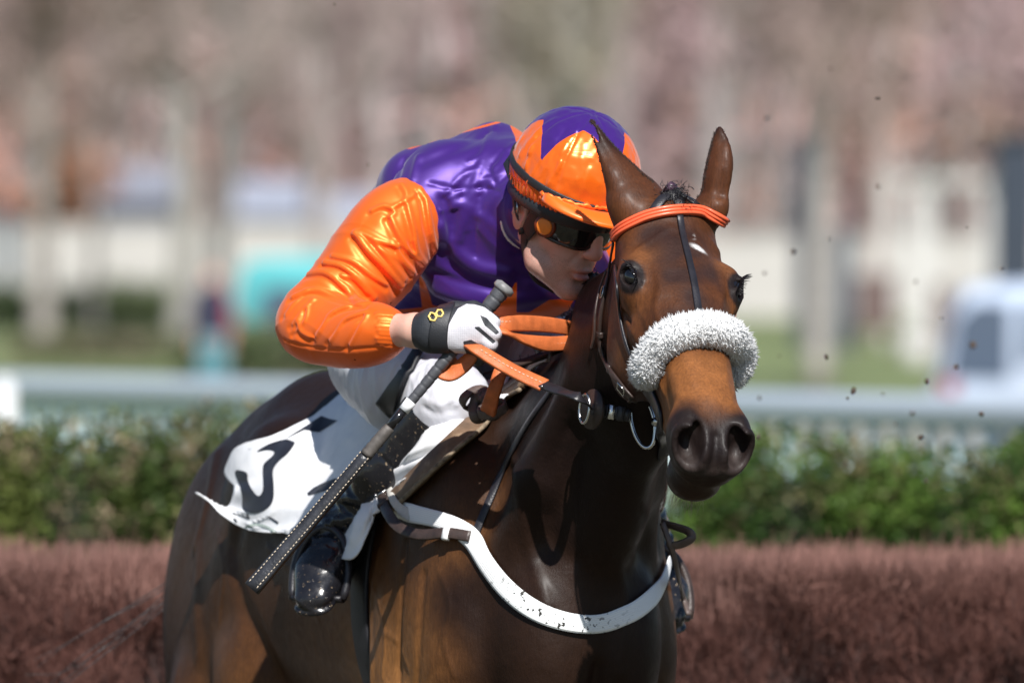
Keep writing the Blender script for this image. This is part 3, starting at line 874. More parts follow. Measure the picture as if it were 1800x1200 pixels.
# neck: a crest line and a throat line, blended into one wedge
nb, nm, nt = H(.12, .0, 1.30), None, K(0, -.10, .075)
crest = [H(.0, .0, 1.50), P(1002, 668, .58), P(1068, 535, .36), K(0, -.075, .01)]
axis = [H(.17, .0, 1.27), H(.33, .0, 1.45), H(.50, .0, 1.62), K(0, -.115, .07)]
thr = [H(.36, .0, 1.17), H(.46, -.01, 1.34), H(.58, -.02, 1.50), K(0, -.175, .10)]
for i in range(3):
    up = (crest[i] - thr[i]); ra = np.linalg.norm(up) / 2; up2 = (crest[i + 1] - thr[i + 1]); rb = np.linalg.norm(up2) / 2
    wa, wb = (.150, .115, .090, .072)[i], (.150, .115, .090, .072)[i + 1]
    F.ec((crest[i] + thr[i]) / 2, (crest[i + 1] + thr[i + 1]) / 2, (wa, ra * .98), (wb, rb * .98), up + up2, .05)
F.chain(crest, [.06, .045, .04, .045], .05)
# windpipe and neck-shoulder muscle
F.chain([thr[0] + HF * -.03, thr[1] - HF * .02, thr[2] - HF * .0, thr[3]], [.06, .055, .05, .045], .05)
for s in (1, -1):
    F.chain([H(.28, .12 * s, 1.22), H(.40, .09 * s, 1.42), H(.54, .065 * s, 1.60)], [.05, .045, .035], .03)

# ---- head
F.el(K(0, -.055, .012), (.082, .078, .062), KAX, .04)                       # poll
F.el(K(0, -.082, .115), (.086, .080, .135), KAX, .04)                       # cranium
F.el(K(0, -.062, .215), (.083, .062, .11), KAX, .04)                        # forehead
F.ec(K(0, -.09, .12), K(0, -.072, .50), (.078, .088), (.046, .058), HD, .04)
F.ec(K(0, -.036, .24), K(0, -.040, .49), (.060, .034), (.053, .032), HD, .03)  # nasal bone
for s in (-1, 1):
    F.el(K(.050 * s, -.165, .185), (.040, .100, .115), KAX, .035)           # cheek
    F.el(K(.083 * s, -.048, .166), (.030, .036, .050), KAX, .03)            # orbit
    F.rc(K(.070 * s, -.034, .120), K(.086 * s, -.022, .150), .012, .013, .022)   # brow
    F.rc(K(.074 * s, -.085, .250), K(.047 * s, -.078, .40), .014, .009, .022)   # facial crest
    F.rc(K(.055 * s, -.052, .02), K(.068 * s, -.050, .10), .024, .022, .03)   # temple
    F.el(K(.044 * s, -.058, .545), (.030, .045, .055), KAX, .020)            # nostril wing
F.ec(K(0, -.175, .26), K(0, -.140, .50), (.040, .040), (.032, .030), HD, .04)   # lower jaw
F.el(K(0, -.085, .535), (.050, .060, .062), KAX, .035)                      # muzzle
F.el(K(0, -.094, .578), (.054, .048, .038), KAX, .03)                       # upper lip
F.el(K(0, -.152, .550), (.047, .034, .048), KAX, .020)                      # lower lip
F.el(K(0, -.176, .530), (.036, .028, .036), KAX, .03)                       # chin
for s in (-1, 1):
    F.groove([K(.0, -.128, .618), K(.022 * s, -.130, .612), K(.040 * s, -.126, .592), K(.052 * s, -.120, .56), K(.052 * s, -.112, .52)], .0045, -.009)  # mouth
    # nostril: a comma shaped opening with a raised rim
    ring = [K((.046 + .026 * math.cos(a) + .006 * math.sin(a)) * s, -.052 + .034 * math.sin(a), .590 - .016 * math.sin(a) - .016 * math.cos(a)) for a in np.linspace(0, 2 * math.pi, 19)]
    F.groove(ring, .0085, .0080)
    F.el(K(.046 * s, -.050, .600), (.021, .0285, .046), np.stack((unit(HL * .97 - HD * .22 * s), unit(HD * .97 + HL * .22 * s), HN)), .010, 's')
    F.el(K(.036 * s, -.032, .590), (.013, .018, .040), KAX, .012, 's')
    # hollow above the eye, veins and bony lines of the face
    F.bump(K(.074 * s, -.030, .100), .022, -.006)
    F.groove([K(.066 * s, -.07, .30), K(.060 * s, -.062, .35), K(.058 * s, -.085, .42), K(.05 * s, -.09, .47)], .005, .0028)
    F.groove([K(.072 * s, -.10, .27), K(.062 * s, -.105, .33), K(.056 * s, -.10, .40)], .005, .0025)
    F.groove([K(.012 * s, -.005, .03), K(.035 * s, -.004, .10), K(.058 * s, -.012, .16)], .011, .0035)
    F.bump(K(.030 * s, -.002, .20), .03, .004)
F.groove([K(0, .0, .25), K(0, -.0, .46)], .012, -.003)
for s in (-1, 1):
    F.groove([K(.035 * s, -.006, .30), K(.036 * s, -.012, .40), K(.03 * s, -.012, .47)], .008, .0025)
    F.groove([K(.020 * s, .0, .10), K(.045 * s, -.004, .17), K(.05 * s, -.010, .24)], .012, .005)
    F.groove([K(.088 * s, -.09, .19), K(.085 * s, -.085, .24), K(.07 * s, -.07, .28)], .007, -.005)
    F.bump(K(.030 * s, .0, .20), .02, -.004)
F.groove([K(0, -.005, .06), K(0, .0, .16)], .010, .003)
F.groove([K(0, -.035, .575), K(0, -.055, .60), K(0, -.085, .62), K(0, -.11, .615)], .008, -.0065)
for s in (-1, 1):
    for dt in (0, .012, .024): F.groove([K(.055 * s, -.10 - dt * .5, .555 + dt), K(.045 * s, -.105 - dt * .3, .58 + dt * .7), K(.03 * s, -.11, .60 + dt * .4)], .0030, -.0018)
for s in (-1, 1):
    # eye socket and lids
    ep, EA = eye_frame(s); en, et, ed = EA
    F.el(ep + en * .004, (.020, .0195, .0138), EA, .005, 's')
    lid = [ep + en * (.006 - .008 * math.cos(a) ** 2) + ed * (.0152 * math.sin(a)) + et * (.0238 * math.cos(a)) for a in np.linspace(0, 2 * math.pi, 17)]
    F.groove(lid[:9], .0065, .0075)
    F.groove(lid[8:], .0055, .0055)
    up2 = [ep + en * (.001 - .008 * math.cos(a) ** 2) + ed * (.0310 * math.sin(a)) + et * (.034 * math.cos(a)) for a in np.linspace(.25, 2.7, 9)]
    F.groove(up2, .0035, -.003)
# ears, turned back: a leaf shell with the hollow behind
def ear(pts, w, s, hollow):
    q = catmull(np.column_stack((np.array(pts), w)), 4); pts, w = q[:, :3], q[:, 3]
    for i in range(len(pts) - 1):
        F.ec(pts[i], pts[i + 1], (w[i], w[i] * .6), (w[i + 1], w[i + 1] * .6), hollow, .006 if i > 2 else .025)
    for i in range(5, len(pts) - 2):
        o = hollow * w[i] * .62
        F.ec(pts[i] + o, pts[i + 1] + hollow * w[i + 1] * .62, (w[i] * .66, w[i] * .5), (w[i + 1] * .66, w[i + 1] * .5), hollow, .005, 's')
ear_r = [P(1124, 368, .085), P(1110, 342, .088), P(1093, 312, .083), P(1076, 282, .087), P(1059, 252, .092), P(1046, 228, .096), P(1038, 209, .10)]
ear_l = [P(1252, 376, .085), P(1254, 348, .092), P(1260, 318, .093), P(1264, 295, .096), P(1266, 272, .10), P(1266, 248, .105), P(1265, 225, .108)]
ear(ear_r, [.056, .051, .039, .0255, .0145, .008, .003], 1, unit((-.75, .6, -.25)))
ear(ear_l, [.024, .0265, .0285, .0285, .0245, .016, .005], -1, unit((.75, .6, 0)))
for q_, s_ in ((ear_r, -1), (ear_l, 1)):
    q_ = [p + np.array((.012 * s_ * (1 - i / 7), -.028 * (1 - i / 8), 0)) for i, p in enumerate(q_)]
    F.groove(q_[1:-1], .0075, -.0050)
    F.groove([p + np.array((.017 * s_ * (1 - i / 8), .004, 0)) for i, p in enumerate(q_)][1:-1], .004, .0028)
# large soft forms and veins on the body
for pts, rad, amp in (
    ([H(.13, .27, 1.26), H(.08, .28, 1.12), H(.09, .27, .98)], .020, -.010),
    ([H(.22, .26, 1.20), H(.20, .27, 1.05), H(.19, .24, .92)], .018, -.008),
    ([H(-.07, .27, 1.25), H(-.06, .27, 1.1), H(-.05, .26, .95)], .016, -.006),
    ([H(-.83, .29, 1.36), H(-.90, .30, 1.2), H(-.86, .30, 1.05), H(-.80, .28, .95)], .03, -.012),
    ([H(-1.0, .29, 1.42), H(-1.16, .26, 1.25), H(-1.22, .24, 1.05)], .03, -.005),
    ([H(-.95, .28, 1.3), H(-1.02, .29, 1.15), H(-.98, .28, 1.0)], .012, .002),
    ([H(-.6, .28, 1.1), H(-.75, .3, 1.12), H(-.85, .3, 1.2)], .008, .004),
    ([H(.36, .10, 1.30), H(.43, .10, 1.42), H(.52, .08, 1.54)], .016, -.009),
    ([H(.40, .0, 1.22), H(.42, .0, 1.08), H(.40, .0, .95)], .018, -.012)):
    F.groove(pts, rad, amp)

cvv, cqq = F.mesh(.009); cbv = bvh_of(cvv, cqq)
def hgroove(pts, rad, amp):
    q = [cast(cbv, px, py)[0] for px, py in catmull(np.array(pts, float), 4)]
    q = [a for a in q if a is not None]
    if len(q) > 1: F.groove(np.array(q), rad, amp)
for pts, rad, amp in (
    ([(712, 955), (704, 1050), (700, 1200)], .010, -.008), ([(745, 1010), (738, 1100), (733, 1200)], .009, -.005), ([(668, 970), (655, 1060), (655, 1200)], .012, .006),
    ([(640, 990), (660, 1040), (676, 1110), (672, 1190)], .0042, .0030), ([(676, 1110), (700, 1130), (720, 1180)], .0038, .0026), ([(770, 1000), (790, 1060), (780, 1130), (800, 1190)], .0042, .0028),
    ([(380, 930), (392, 1000), (385, 1090)], .008, .0018), ([(350, 960), (345, 1060), (350, 1150)], .022, .004), ([(470, 960), (520, 1010), (560, 1090)], .005, .003),
    ([(425, 905), (412, 960), (420, 1040), (455, 1120), (490, 1190)], .024, -.009), ([(380, 800), (365, 880), (345, 960)], .014, .006),
    ([(1124, 545), (1138, 575), (1140, 610)], .0036, .0026), ([(1100, 560), (1118, 600), (1120, 640)], .0036, .0026), ([(1290, 540), (1283, 580), (1290, 620)], .0036, .0026),
    ([(1150, 470), (1160, 500), (1152, 540), (1162, 575)], .006, .0030), ([(1262, 470), (1272, 510), (1266, 550)], .006, .0030), ([(1120, 440), (1150, 420), (1180, 400)], .007, .0035), ([(1268, 450), (1250, 425), (1230, 405)], .007, .0035),
    ([(1190, 690), (1205, 710), (1215, 735)], .004, .0022), ([(1290, 690), (1282, 715)], .004, .0022), ([(1182, 800), (1192, 815), (1210, 822)], .003, -.002), ([(1200, 840), (1240, 846), (1280, 836)], .003, -.0018),
    ([(900, 760), (910, 860), (930, 960), (960, 1060)], .012, .005), ([(1010, 760), (1005, 880), (1010, 980)], .018, -.006), ([(1085, 1000), (1100, 1080), (1090, 1180)], .014, .006)):
    hgroove(pts, rad, amp)
hv, hq = F.mesh(0.0042)
hv = smooth_mesh(hv, hq, 2, .4)
hn = vert_normals(hv, hq)
horse_bvh = bvh_of(hv, hq)

# coat: bay with darker topline, black points, mealy face, plus shade and light painted in
def horse_coat(v):
    loc = (v - POLL) @ KAX.T
    bod = (v - HO) @ HAX.T
    bay = np.array((.135, .056, .019)); dark = np.array((.0055, .0032, .0030)); black = np.array((.009, .008, .009))
    tan = np.array((.300, .115, .030)); brown = np.array((.036, .015, .008))
    c = np.tile(bay, (len(v), 1))
    def mixin(w, col):
        nonlocal c
        w = np.clip(w, 0, 1)[:, None]; c = c * (1 - w) + col * w
    n1 = vnoise(v, .12, 3); n2 = vnoise(v, .035, 5); n3 = vnoise(v, .012, 9)
    # darker top of the body and neck
    mixin(.5 * sstep(.1, .7, n1 + .5 * n2) , brown)
    mixin(sstep(-.30, -.55, bod[:, 0]) * .72, np.array((.034, .0145, .0075)))  # shade on the hindquarters painted in as a darker coat
    mixin(np.exp(-((bod[:, 0] + .74) / .16) ** 2 - ((bod[:, 2] - .98) / .16) ** 2) * .8, np.array((.20, .080, .022)))  # orange-lit patch at the stifle, painted into the coat
    mixin(sstep(1.22, 1.48, bod[:, 2] + .05 * n1) * .88, dark)
    mixin(sstep(.20, .34, bod[:, 0] + .06 * n1) * .9, dark)  # shadow over neck and chest painted in as near-black coat
    mixin(sstep(1.28, 1.0, bod[:, 2]) * sstep(.28, .12, bod[:, 0]) * sstep(-.3, -.1, bod[:, 0]) * .9, np.array((.40, .175, .052)))
    mixin(sstep(.75, .55, bod[:, 2]), black)                      # black legs
    # head
    hd = sstep(.06, -.02, loc[:, 1]) * 0 + (np.abs(loc[:, 0]) < .2) * (loc[:, 2] > -.3) * (loc[:, 2] < .75) * (loc[:, 1] > -.28) * (loc[:, 1] < .3)
    hd = hd * sstep(-.26, -.20, loc[:, 1]) * sstep(.85, .95, v[:, 2] / 1.55)
    t, d, l = loc[:, 2], loc[:, 1], np.abs(loc[:, 0])
    mixin(hd, np.array((.108, .036, .0120)))
    mixin(hd * sstep(.085, .045, l) * sstep(.02, .08, t) * sstep(.40, .30, t) * (.68 + .5 * n1 + .7 * n2), np.array((.034, .017, .014)))
    mixin(hd * sstep(.40, .22, t) * sstep(-.075, -.11, d) * .9, np.array((.040, .015, .0085)))      # shade on the cheek, painted into the coat
    mixin(hd * np.exp(-((l - .080) / .03) ** 2 - ((t - .135) / .03) ** 2) * .8, np.array((.22, .085, .03)))
    mixin(hd * np.exp(-((l - .088) / .02) ** 2 - ((t - .232) / .035) ** 2) * .6, np.array((.22, .08, .025)))
    mixin(hd * sstep(.36, .42, t) * sstep(.56, .50, t + .25 * n2 * .12) * .95, np.array((.29, .108, .032)))   # tan nose
    muz = sstep(.515, .565, t - .9 * np.minimum(0, d + .06) + .012 * n2 + .022 * sstep(.015, .05, l))
    mixin(hd * muz, np.array((.0105, .0095, .0105)))
    nos = np.exp(-(((loc[:, 0] * np.sign(loc[:, 0]) - .049) / .030) ** 2 + ((d + .05) / .034) ** 2)) * (t > .535)
    mixin(hd * nos, np.array((.013, .010, .010)))
    mixin(hd * sstep(.55, .59, t) * sstep(-.06, -.075, d) * sstep(-.1, -.085, d) * (.5 + .5 * n3), np.array((.075, .06, .055)))
    eyer = np.minimum(*[np.sqrt((((v - eye_frame(s)[0]) @ eye_frame(s)[1].T / np.array((.03, .034, .0265))) ** 2).sum(1)) for s in (-1, 1)])
    mixin(hd * sstep(1.15, .95, eyer), black * 1.2)
    mixin(hd * (t < .0) * .5, np.array((.07, .024, .011)))
    mixin(hd * sstep(-.075, -.115, t + .02 * n2), np.array((.03, .013, .009)))                    # ear tips
    star = np.exp(-(((loc[:, 0] - .028) / .014) ** 2 + ((t - .118 - .35 * (loc[:, 0] - .028)) / .007) ** 2) ** 2) * (d > -.05)
    mixin(star * 1.2 * (n3 > -.5), np.array((.75, .74, .74)))
    fl = np.exp(-(((loc[:, 0] - .022) / .006) ** 2 + ((t - .083) / .012) ** 2) ** 2) * (d > -.05)
    mixin(fl * (n3 > -.2), np.array((.5, .47, .45)))
    c *= (1 + .16 * n2 + .12 * n3)[:, None]
    return np.clip(c, .004, 1)

def coat_material():
    m = NT("bay coat")
    at = m.n("Attribute", attribute_name="Col")
    v = m.coords()
    hair = m.noise(m.coords(scale=(1, 1, .20)), 260, 5, .7)
    clump = m.noise(v, 46, 5, .6)
    c = m.mix(m.math('MULTIPLY', m.math('SUBTRACT', hair, .30), 1.3), at.outputs[0], (.010, .005, .004))
    c = m.mix(m.math('MULTIPLY', clump, .25), c, (.03, .012, .007))
    m.to(c, "Base Color")
    ro = m.n("MapRange"); ro.inputs[1].default_value = .3; ro.inputs[2].default_value = .7
    ro.inputs[3].default_value = .43; ro.inputs[4].default_value = .56
    m.l(clump, ro.inputs[0]); m.to(ro.outputs[0], "Roughness")
    b1 = m.bump(clump, .26, .005)
    m.to(m.bump(hair, .55, .0022, b1), "Normal")
    m.b.inputs["Specular IOR Level"].default_value = .15
    m.b.inputs["Coat Weight"].default_value = .05; m.b.inputs["Coat Roughness"].default_value = .28
    return m.m
M_COAT = coat_material()
horse = empty("horse", tuple(H(0, 0, 0)))
tag(horse, "glossy dark bay racehorse galloping towards the camera under the jockey", "horse")
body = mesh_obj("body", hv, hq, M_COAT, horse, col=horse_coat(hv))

# eyes
def eye_material():
    m = NT("horse eye")
    m.set(Roughness=.04); m.b.inputs["Base Color"].default_value = (.006, .005, .006, 1)
    m.b.inputs["Coat Weight"].default_value = 1.0; m.b.inputs["Coat Roughness"].default_value = .02
    return m.m
M_EYE = eye_material()
def uvsphere(c, r, axes=np.eye(3), n=20, m=14):
    V = []; Fc = []
    for i in range(m + 1):
        ph = math.pi * i / m
        for j in range(n):
            th = 2 * math.pi * j / n
            V.append(np.array((math.sin(ph) * math.cos(th) * r[0], math.sin(ph) * math.sin(th) * r[1], math.cos(ph) * r[2])) @ axes + c)
    for i in range(m):
        for j in range(n): Fc.append((i * n + j, i * n + (j + 1) % n, (i + 1) * n + (j + 1) % n, (i + 1) * n + j))
    return np.array(V), Fc
M_HAIR = simple("black mane hair", (.010, .009, .011), .32, var=.4, scale=90, bump=.6, bscale=700)
for s in (-1, 1):
    ep, EA = eye_frame(s); en, et, ed = EA
    V, Fc = uvsphere(ep - en * .0160, (.0185, .0212, .0168), EA)
    eo = mesh_obj("eye", V, Fc, M_EYE, horse)
    lash = MB()
    for i in range(26):
        u = (i / 25 - .5) * 2
        root = ep + en * (.006 - .004 * u * u) + ed * (.019 - .008 * u * u) + et * (.021 * u)
        tip = root + en * (.014 + .006 * random.random()) + ed * (.000 + .006 * random.random()) + et * .006 * u
        lash.tube([root, (root + tip) / 2 + ed * .002, tip], [.0011, .0008, .0002], 4)
    lash.build("eyelash", M_HAIR, eo)

rr0 = np.random.default_rng(66)
M_EARHAIR = simple("dark brown ear hair", (.028, .016, .012), .6)
# forelock between the ears and a plaited mane
def strands(mb, root, axis_dir, length, spread, count, rad=.0011, curl=.3, seed=1):
    r = np.random.default_rng(seed)
    for i in range(count):
        a = np.asarray(root) + r.normal(0, spread, 3)
        d = unit(np.asarray(axis_dir) + r.normal(0, curl, 3))
        L = length * r.uniform(.5, 1.1)
        e = unit(d + r.normal(0, curl, 3) + np.array((0, 0, -.25)))
        mb.tube([a, a + d * L * .5, a + d * L * .5 + e * L * .5], [rad, rad * .8, rad * .2], 4, False)
fl = MB()
for i, (l, d, t, r) in enumerate(((.0, .008, -.02, .022), (-.006, .016, -.004, .02), (.004, .016, .014, .017), (.002, .010, .034, .014))):
    V, Fc = uvsphere(K(l, d, t), (r * .8, r * .75, r), KAX, 14, 10); fl.add(V, Fc)
strands(fl, K(0, .015, .0), HD * .3 + HN * .2 + UPZ * .2, .019, .013, 360, rad=.0007, curl=.9, seed=3)
strands(fl, K(0.012, .010, .02), HN * .6 + HL * .3 + HD * .1, .020, .008, 160, rad=.0008, curl=.5, seed=4)
fl.build("forelock", M_HAIR, horse)
M_BAND = simple("purple plait band", (.06, .03, .05), .4)
fb = MB()
fb.tube([K(-.012, .018, -.014), K(-.006, .036, -.016)], [.010, .008], 12)
fb.build("hair_band", M_BAND, horse)
plaits = [((1040, 492), 0.40, .017), ((1010, 558), 0.50, .020), ((972, 628), 0.58, .020), ((930, 676), 0.70, .02)]
for i, ((px, py), yy, r) in enumerate(plaits):
    c, n = near(horse_bvh, P(px, py, yy), .012)
    mb = MB()
    for j in range(4):
        o = np.array((random.uniform(-1, 1), random.uniform(-1, 1), random.uniform(-1, 1))) * r * .45
        V, Fc = uvsphere(c + o, (r * .75, r * .75, r * .8), np.eye(3), 12, 8); mb.add(V, Fc)
    strands(mb, c, n, r * .9, r * .5, 90, rad=.0008, curl=1.0, seed=20 + i)
    mb.build("mane_plait", M_HAIR, horse)
# short fuzz along the ear edges
for pts_, w_, nm in ((ear_r, .034, 5), (ear_l, .022, 6)):
    eh = MB(); q_ = catmull(np.array(pts_), 14); wr_ = np.interp(np.linspace(0, 1, len(q_)), [0, .25, .5, .75, 1], [w_, w_, w_ * .8, w_ * .45, .004])
    for i in range(12, len(q_) - 5):
        for s_ in (-1, 1):
            for _ in range(5):
                t_ = unit(q_[i + 1] - q_[i]); sd_ = unit(np.cross(t_, (0, -1, 0)))
                a_, n_ = near(horse_bvh, q_[i] + sd_ * s_ * wr_[i] + rr0.normal(0, .003, 3), .0)
                d_ = unit(n_ * .5 + t_ * .9 + rr0.normal(0, .3, 3)); L_e = rr0.uniform(.002, .0050)
                eh.tube([a_, a_ + d_ * L_e * .6, a_ + d_ * L_e], [.0005, .0004, .0001], 3, False)
    eh.build("ear_hair", M_EARHAIR, horse)
# tail streaming behind on the left of the picture
tl = MB(); rr = np.random.default_rng(5)
tr = H(-1.30, 0, 1.42)
for i in range(260):
    o = rr.normal(0, .02, 3)
    s1 = H(-1.42, .0, 1.27) + o * 1.5
    s2 = H(-1.48, .0, 1.04) + rr.normal(0, .03, 3)
    s3 = H(-1.52, .02, .70) + rr.normal(0, .06, 3)
    if i < 6: s3 = H(-1.46, .40, 1.00 + .03 * rr.normal()) + rr.normal(0, .012, 3); s2 = H(-1.44, .30, 1.06 + .02 * rr.normal()) + rr.normal(0, .012, 3)
    tl.tube(catmull([tr + o, s1, s2, s3], 4), np.linspace(.0022, .0006, 13), 4, False)
tl.build("tail", M_HAIR, horse)
# whiskers of the chin
wh = MB(); rr = np.random.default_rng(91)
for i in range(64):
    a = K(rr.uniform(-.03, .03), -.192 + rr.uniform(-.008, .012), .545 + rr.uniform(-.022, .022))
    d = unit(-HD * .8 + HN * .4 + HL * rr.normal(0, .4)); L = rr.uniform(.015, .035)
    wh.tube([a, a + d * L * .6, a + d * L - UPZ * .003], [.0004, .0003, .0001], 4, False)
wh.build("whiskers", simple("pale whisker", (.25, .2, .16), .5), horse)
# ================================================================ THE JOCKEY
M_SKIN = None
def skin_material():
    m = NT("skin")
    at = m.n("Attribute", attribute_name="Col"); v = m.coords()
    n = m.noise(v, 60, 5)
    c = m.mix(m.math('MULTIPLY', n, .45), at.outputs[0], (.42, .17, .13))
    st_ = m.ramp(m.noise(v, 620, 2, .6), [(.52, (0, 0, 0)), (.66, (1, 1, 1))])
    sp_ = m.n('SeparateColor'); m.l(at.outputs[0], sp_.inputs[0])
    beardy = m.math('LESS_THAN', sp_.outputs[0], .60)
    c = m.mix(m.math('MULTIPLY', m.math('MULTIPLY', st_, beardy), .45), c, (.09, .06, .055))
    m.to(c, "Base Color"); m.set(Roughness=.42)
    m.b.inputs["Subsurface Weight"].default_value = .12
    m.b.inputs["Subsurface Radius"].default_value = (.012, .005, .003)
    m.b.inputs["Subsurface Scale"].default_value = .5
    b = m.bump(n, .12, .002)
    m.to(m.bump(m.noise(v, 900, 3), .18, .0006, b), "Normal")
    return m.m
def satin(name, c1, c2=None, attr=False, rough=.30, metal=.25, wr=1.0, extra=None):
    """shiny racing silk: two colours meet where the attribute passes zero; fine creases as relief"""
    m = NT(name); v = m.coords()
    n = m.noise(v, 14, 3)
    def tone(c): return m.mix(m.math('MULTIPLY', n, .3), c, tuple(x * .72 for x in c))
    if attr:
        at = m.n("Attribute", attribute_name="Col"); sp = m.n("SeparateColor"); m.l(at.outputs[0], sp.inputs[0])
        f = m.math('GREATER_THAN', sp.outputs[0], .5)
        m.to(m.mix(f, tone(c1), tone(c2)), "Base Color")
    else: m.to(tone(c1), "Base Color")
    m.set(Roughness=rough, Metallic=metal)
    m.b.inputs["Anisotropic"].default_value = .4
    m.b.inputs["Sheen Weight"].default_value = .15
    rg_ = m.n("TexNoise", noise_type='RIDGED_MULTIFRACTAL'); rg_.inputs['Scale'].default_value = 20; rg_.inputs['Detail'].default_value = 2.5; rg_.inputs['Distortion'].default_value = 1.1
    m.l(m.coords(scale=(1, .6, .32), rot=(.2, .6, .5)), rg_.inputs['Vector'])
    w = m.math('MINIMUM', rg_.outputs['Fac'], 1.6)
    w2 = m.noise(m.coords(scale=(.3, .6, 1), rot=(.1, -.7, .3)), 30, 3, .45, .9)
    b = m.bump(w, .22 * wr, .005)
    b = m.bump(w2, .07 * wr, .006, b)
    b = m.bump(m.noise(v, 420, 2), .05, .001, b)
    m.to(b, "Normal")
    return m.m
ORANGE = (.92, .142, .006); PURPLE = (.050, .012, .19)
M_SKIN = skin_material()
M_ORANGE = satin("orange satin", ORANGE, wr=.75, metal=.38, rough=.45)
M_PURPLE = satin("purple satin with orange", PURPLE, ORANGE, True, wr=.7, metal=.38, rough=.45)
M_CAP = satin("cap satin", ORANGE, PURPLE, True, wr=2.6, metal=.3, rough=.27)
M_PATENT = simple("black patent leather", (.012, .012, .014), .16, var=.3, spec=.6, bump=.25, bscale=60)
M_BLACK = simple("black neoprene", (.016, .017, .021), .5, bump=.3, bscale=600)
M_WHITE = None

def poly_sd(pts, poly):
    """signed distance (positive inside) of 2-D points to a polygon"""
    poly = np.asarray(poly, float); n = len(poly)
    d = np.full(len(pts), 1e9); ins = np.zeros(len(pts), bool)
    for i in range(n):
        a, b = poly[i], poly[(i + 1) % n]; e = b - a; w = pts - a
        t = np.clip((w @ e) / (e @ e + 1e-12), 0, 1)
        d = np.minimum(d, ((w - t[:, None] * e) ** 2).sum(1))
        c1 = (a[1] <= pts[:, 1]) & (b[1] > pts[:, 1]); c2 = (a[1] > pts[:, 1]) & (b[1] <= pts[:, 1])
        cr = e[0] * w[:, 1] - e[1] * w[:, 0]
        ins ^= (c1 & (cr > 0)) | (c2 & (cr < 0))
    return np.where(ins, 1, -1) * np.sqrt(d)
def seen(v):
    """photo coordinates of built points"""
    k = (v[:, 1] + 20) / 20000.0
    return np.stack((900 + v[:, 0] / k, 466 - (v[:, 2] - 1.8) / k), 1)

# ---- joints
hc = P(984, 374, .42); nbase = P(905, 345, .60)
shR, shL = P(733, 372, .57), P(1050, 400, .78)
elR, wrR = P(548, 578, .52), P(732, 581, .295)
elL, wrL = P(1228, 545, .76), P(1196, 640, .50)
chest, pelv = P(880, 400, .70), P(745, 560, 1.14)
hipR, hipL = P(672, 605, 1.09), P(858, 590, 1.22)
knR, knL = P(792, 702, .665), P(1080, 700, .92)
anR, toR = P(594, 940, .84), P(538, 1062, .715)
anL, toL = P(1140, 975, 1.05), P(1178, 1085, .93)

# head frame
ya, pi_ = math.radians(40), math.radians(25)
jg = np.array((math.sin(ya) * math.cos(pi_), -math.cos(ya) * math.cos(pi_), -math.sin(pi_)))
jl = np.array((math.cos(ya), math.sin(ya), 0.0))
ju = np.cross(jl, jg); ju = ju if ju[2] > 0 else -ju
JAX = np.stack((jl, jg, ju))
def J(l, g, u): return hc + jl * l + jg * g + ju * u

B = Field()
B.el(J(0, .008, .055), (.074, .094, .098), JAX, .02)
B.el(J(0, .040, -.015), (.061, .058, .088), JAX, .03)
B.el(J(0, .060, -.060), (.044, .040, .050), JAX, .03)
for s in (-1, 1):
    B.rc(J(.056 * s, -.002, -.045), J(.046 * s, .030, -.082), .017, .017, .03)
    B.rc(J(.046 * s, .030, -.082), J(.012 * s, .078, -.112), .017, .016, .025)
    B.el(J(.043 * s, .066, -.006), (.020, .018, .016), JAX, .02)              # cheekbone
    B.el(J(.030 * s, .086, .036), (.026, .014, .012), JAX, .015)              # brow
    B.el(J(.012 * s, .110, -.030), (.0085, .0105, .0080), JAX, .008)           # nostril wing
    B.bump(J(.046 * s, .055, -.055), .018, -.006)
    B.groove([J(.018 * s, .104, -.030), J(.026 * s, .096, -.048), J(.029 * s, .088, -.064)], .0045, -.0025)
    B.el(J(.008 * s, .119, -.0395), (.004, .006, .003), JAX, .003, 's')
    # ear
    B.el(J(.079 * s, -.012, -.006), (.007, .021, .033), JAX, .008)
    B.groove([J(.086 * s, -.012 + .017 * math.cos(a), -.002 + .025 * math.sin(a)) for a in np.linspace(-.6, 3.6, 9)], .004, .004)
    B.el(J(.090 * s, -.007, -.008), (.008, .009, .015), JAX, .006, 's')
B.chain([J(0, .098, .022), J(0, .111, .0), J(0, .122, -.024)], [.0095, .0095, .0115], .014)
B.el(J(0, .119, -.031), (.010, .010, .008), JAX, .008)
B.el(J(0, .088, -.110), (.018, .016, .016), JAX, .02)                          # chin
B.el(J(0, .097, -.058), (.022, .010, .014), JAX, .014)                         # upper lip base
B.el(J(.0, .104, -.0655), (.0195, .0095, .0056), JAX, .005)
B.el(J(.0, .1035, -.0795), (.0170, .0100, .0070), JAX, .005)
B.groove([J(-.024, .098, -.0735), J(-.010, .110, -.0722), J(0, .112, -.0728), J(.010, .110, -.0722), J(.024, .098, -.0735)], .0026, -.0050)
B.bump(J(0, .098, -.096), .012, -.004)
B.groove([J(0, .110, -.044), J(0, .108, -.058)], .004, -.002)
# neck, trunk, limbs under the clothes
B.rc(J(0, -.02, -.04), nbase, .053, .060, .03)
B.rc(nbase, chest, .07, .09, .05)
B.ec(chest, pelv, (.13, .085), (.12, .085), UPZ, .06)
B.rc(nbase, shR, .05, .045, .05); B.rc(nbase, shL, .05, .045, .05)
B.chain([shR, (shR + elR) / 2, elR, (elR * .62 + wrR * .38), wrR], [.050, .043, .036, .039, .0270], .03)
B.chain([shL, (shL + elL) / 2, elL, wrL], [.050, .043, .036, .027], .03)
B.chain([pelv, hipR, knR, anR, (anR + toR) / 2], [.11, .080, .050, .034, .020], .04)
B.chain([pelv, hipL, knL, anL, (anL + toL) / 2], [.11, .080, .050, .034, .020], .04)
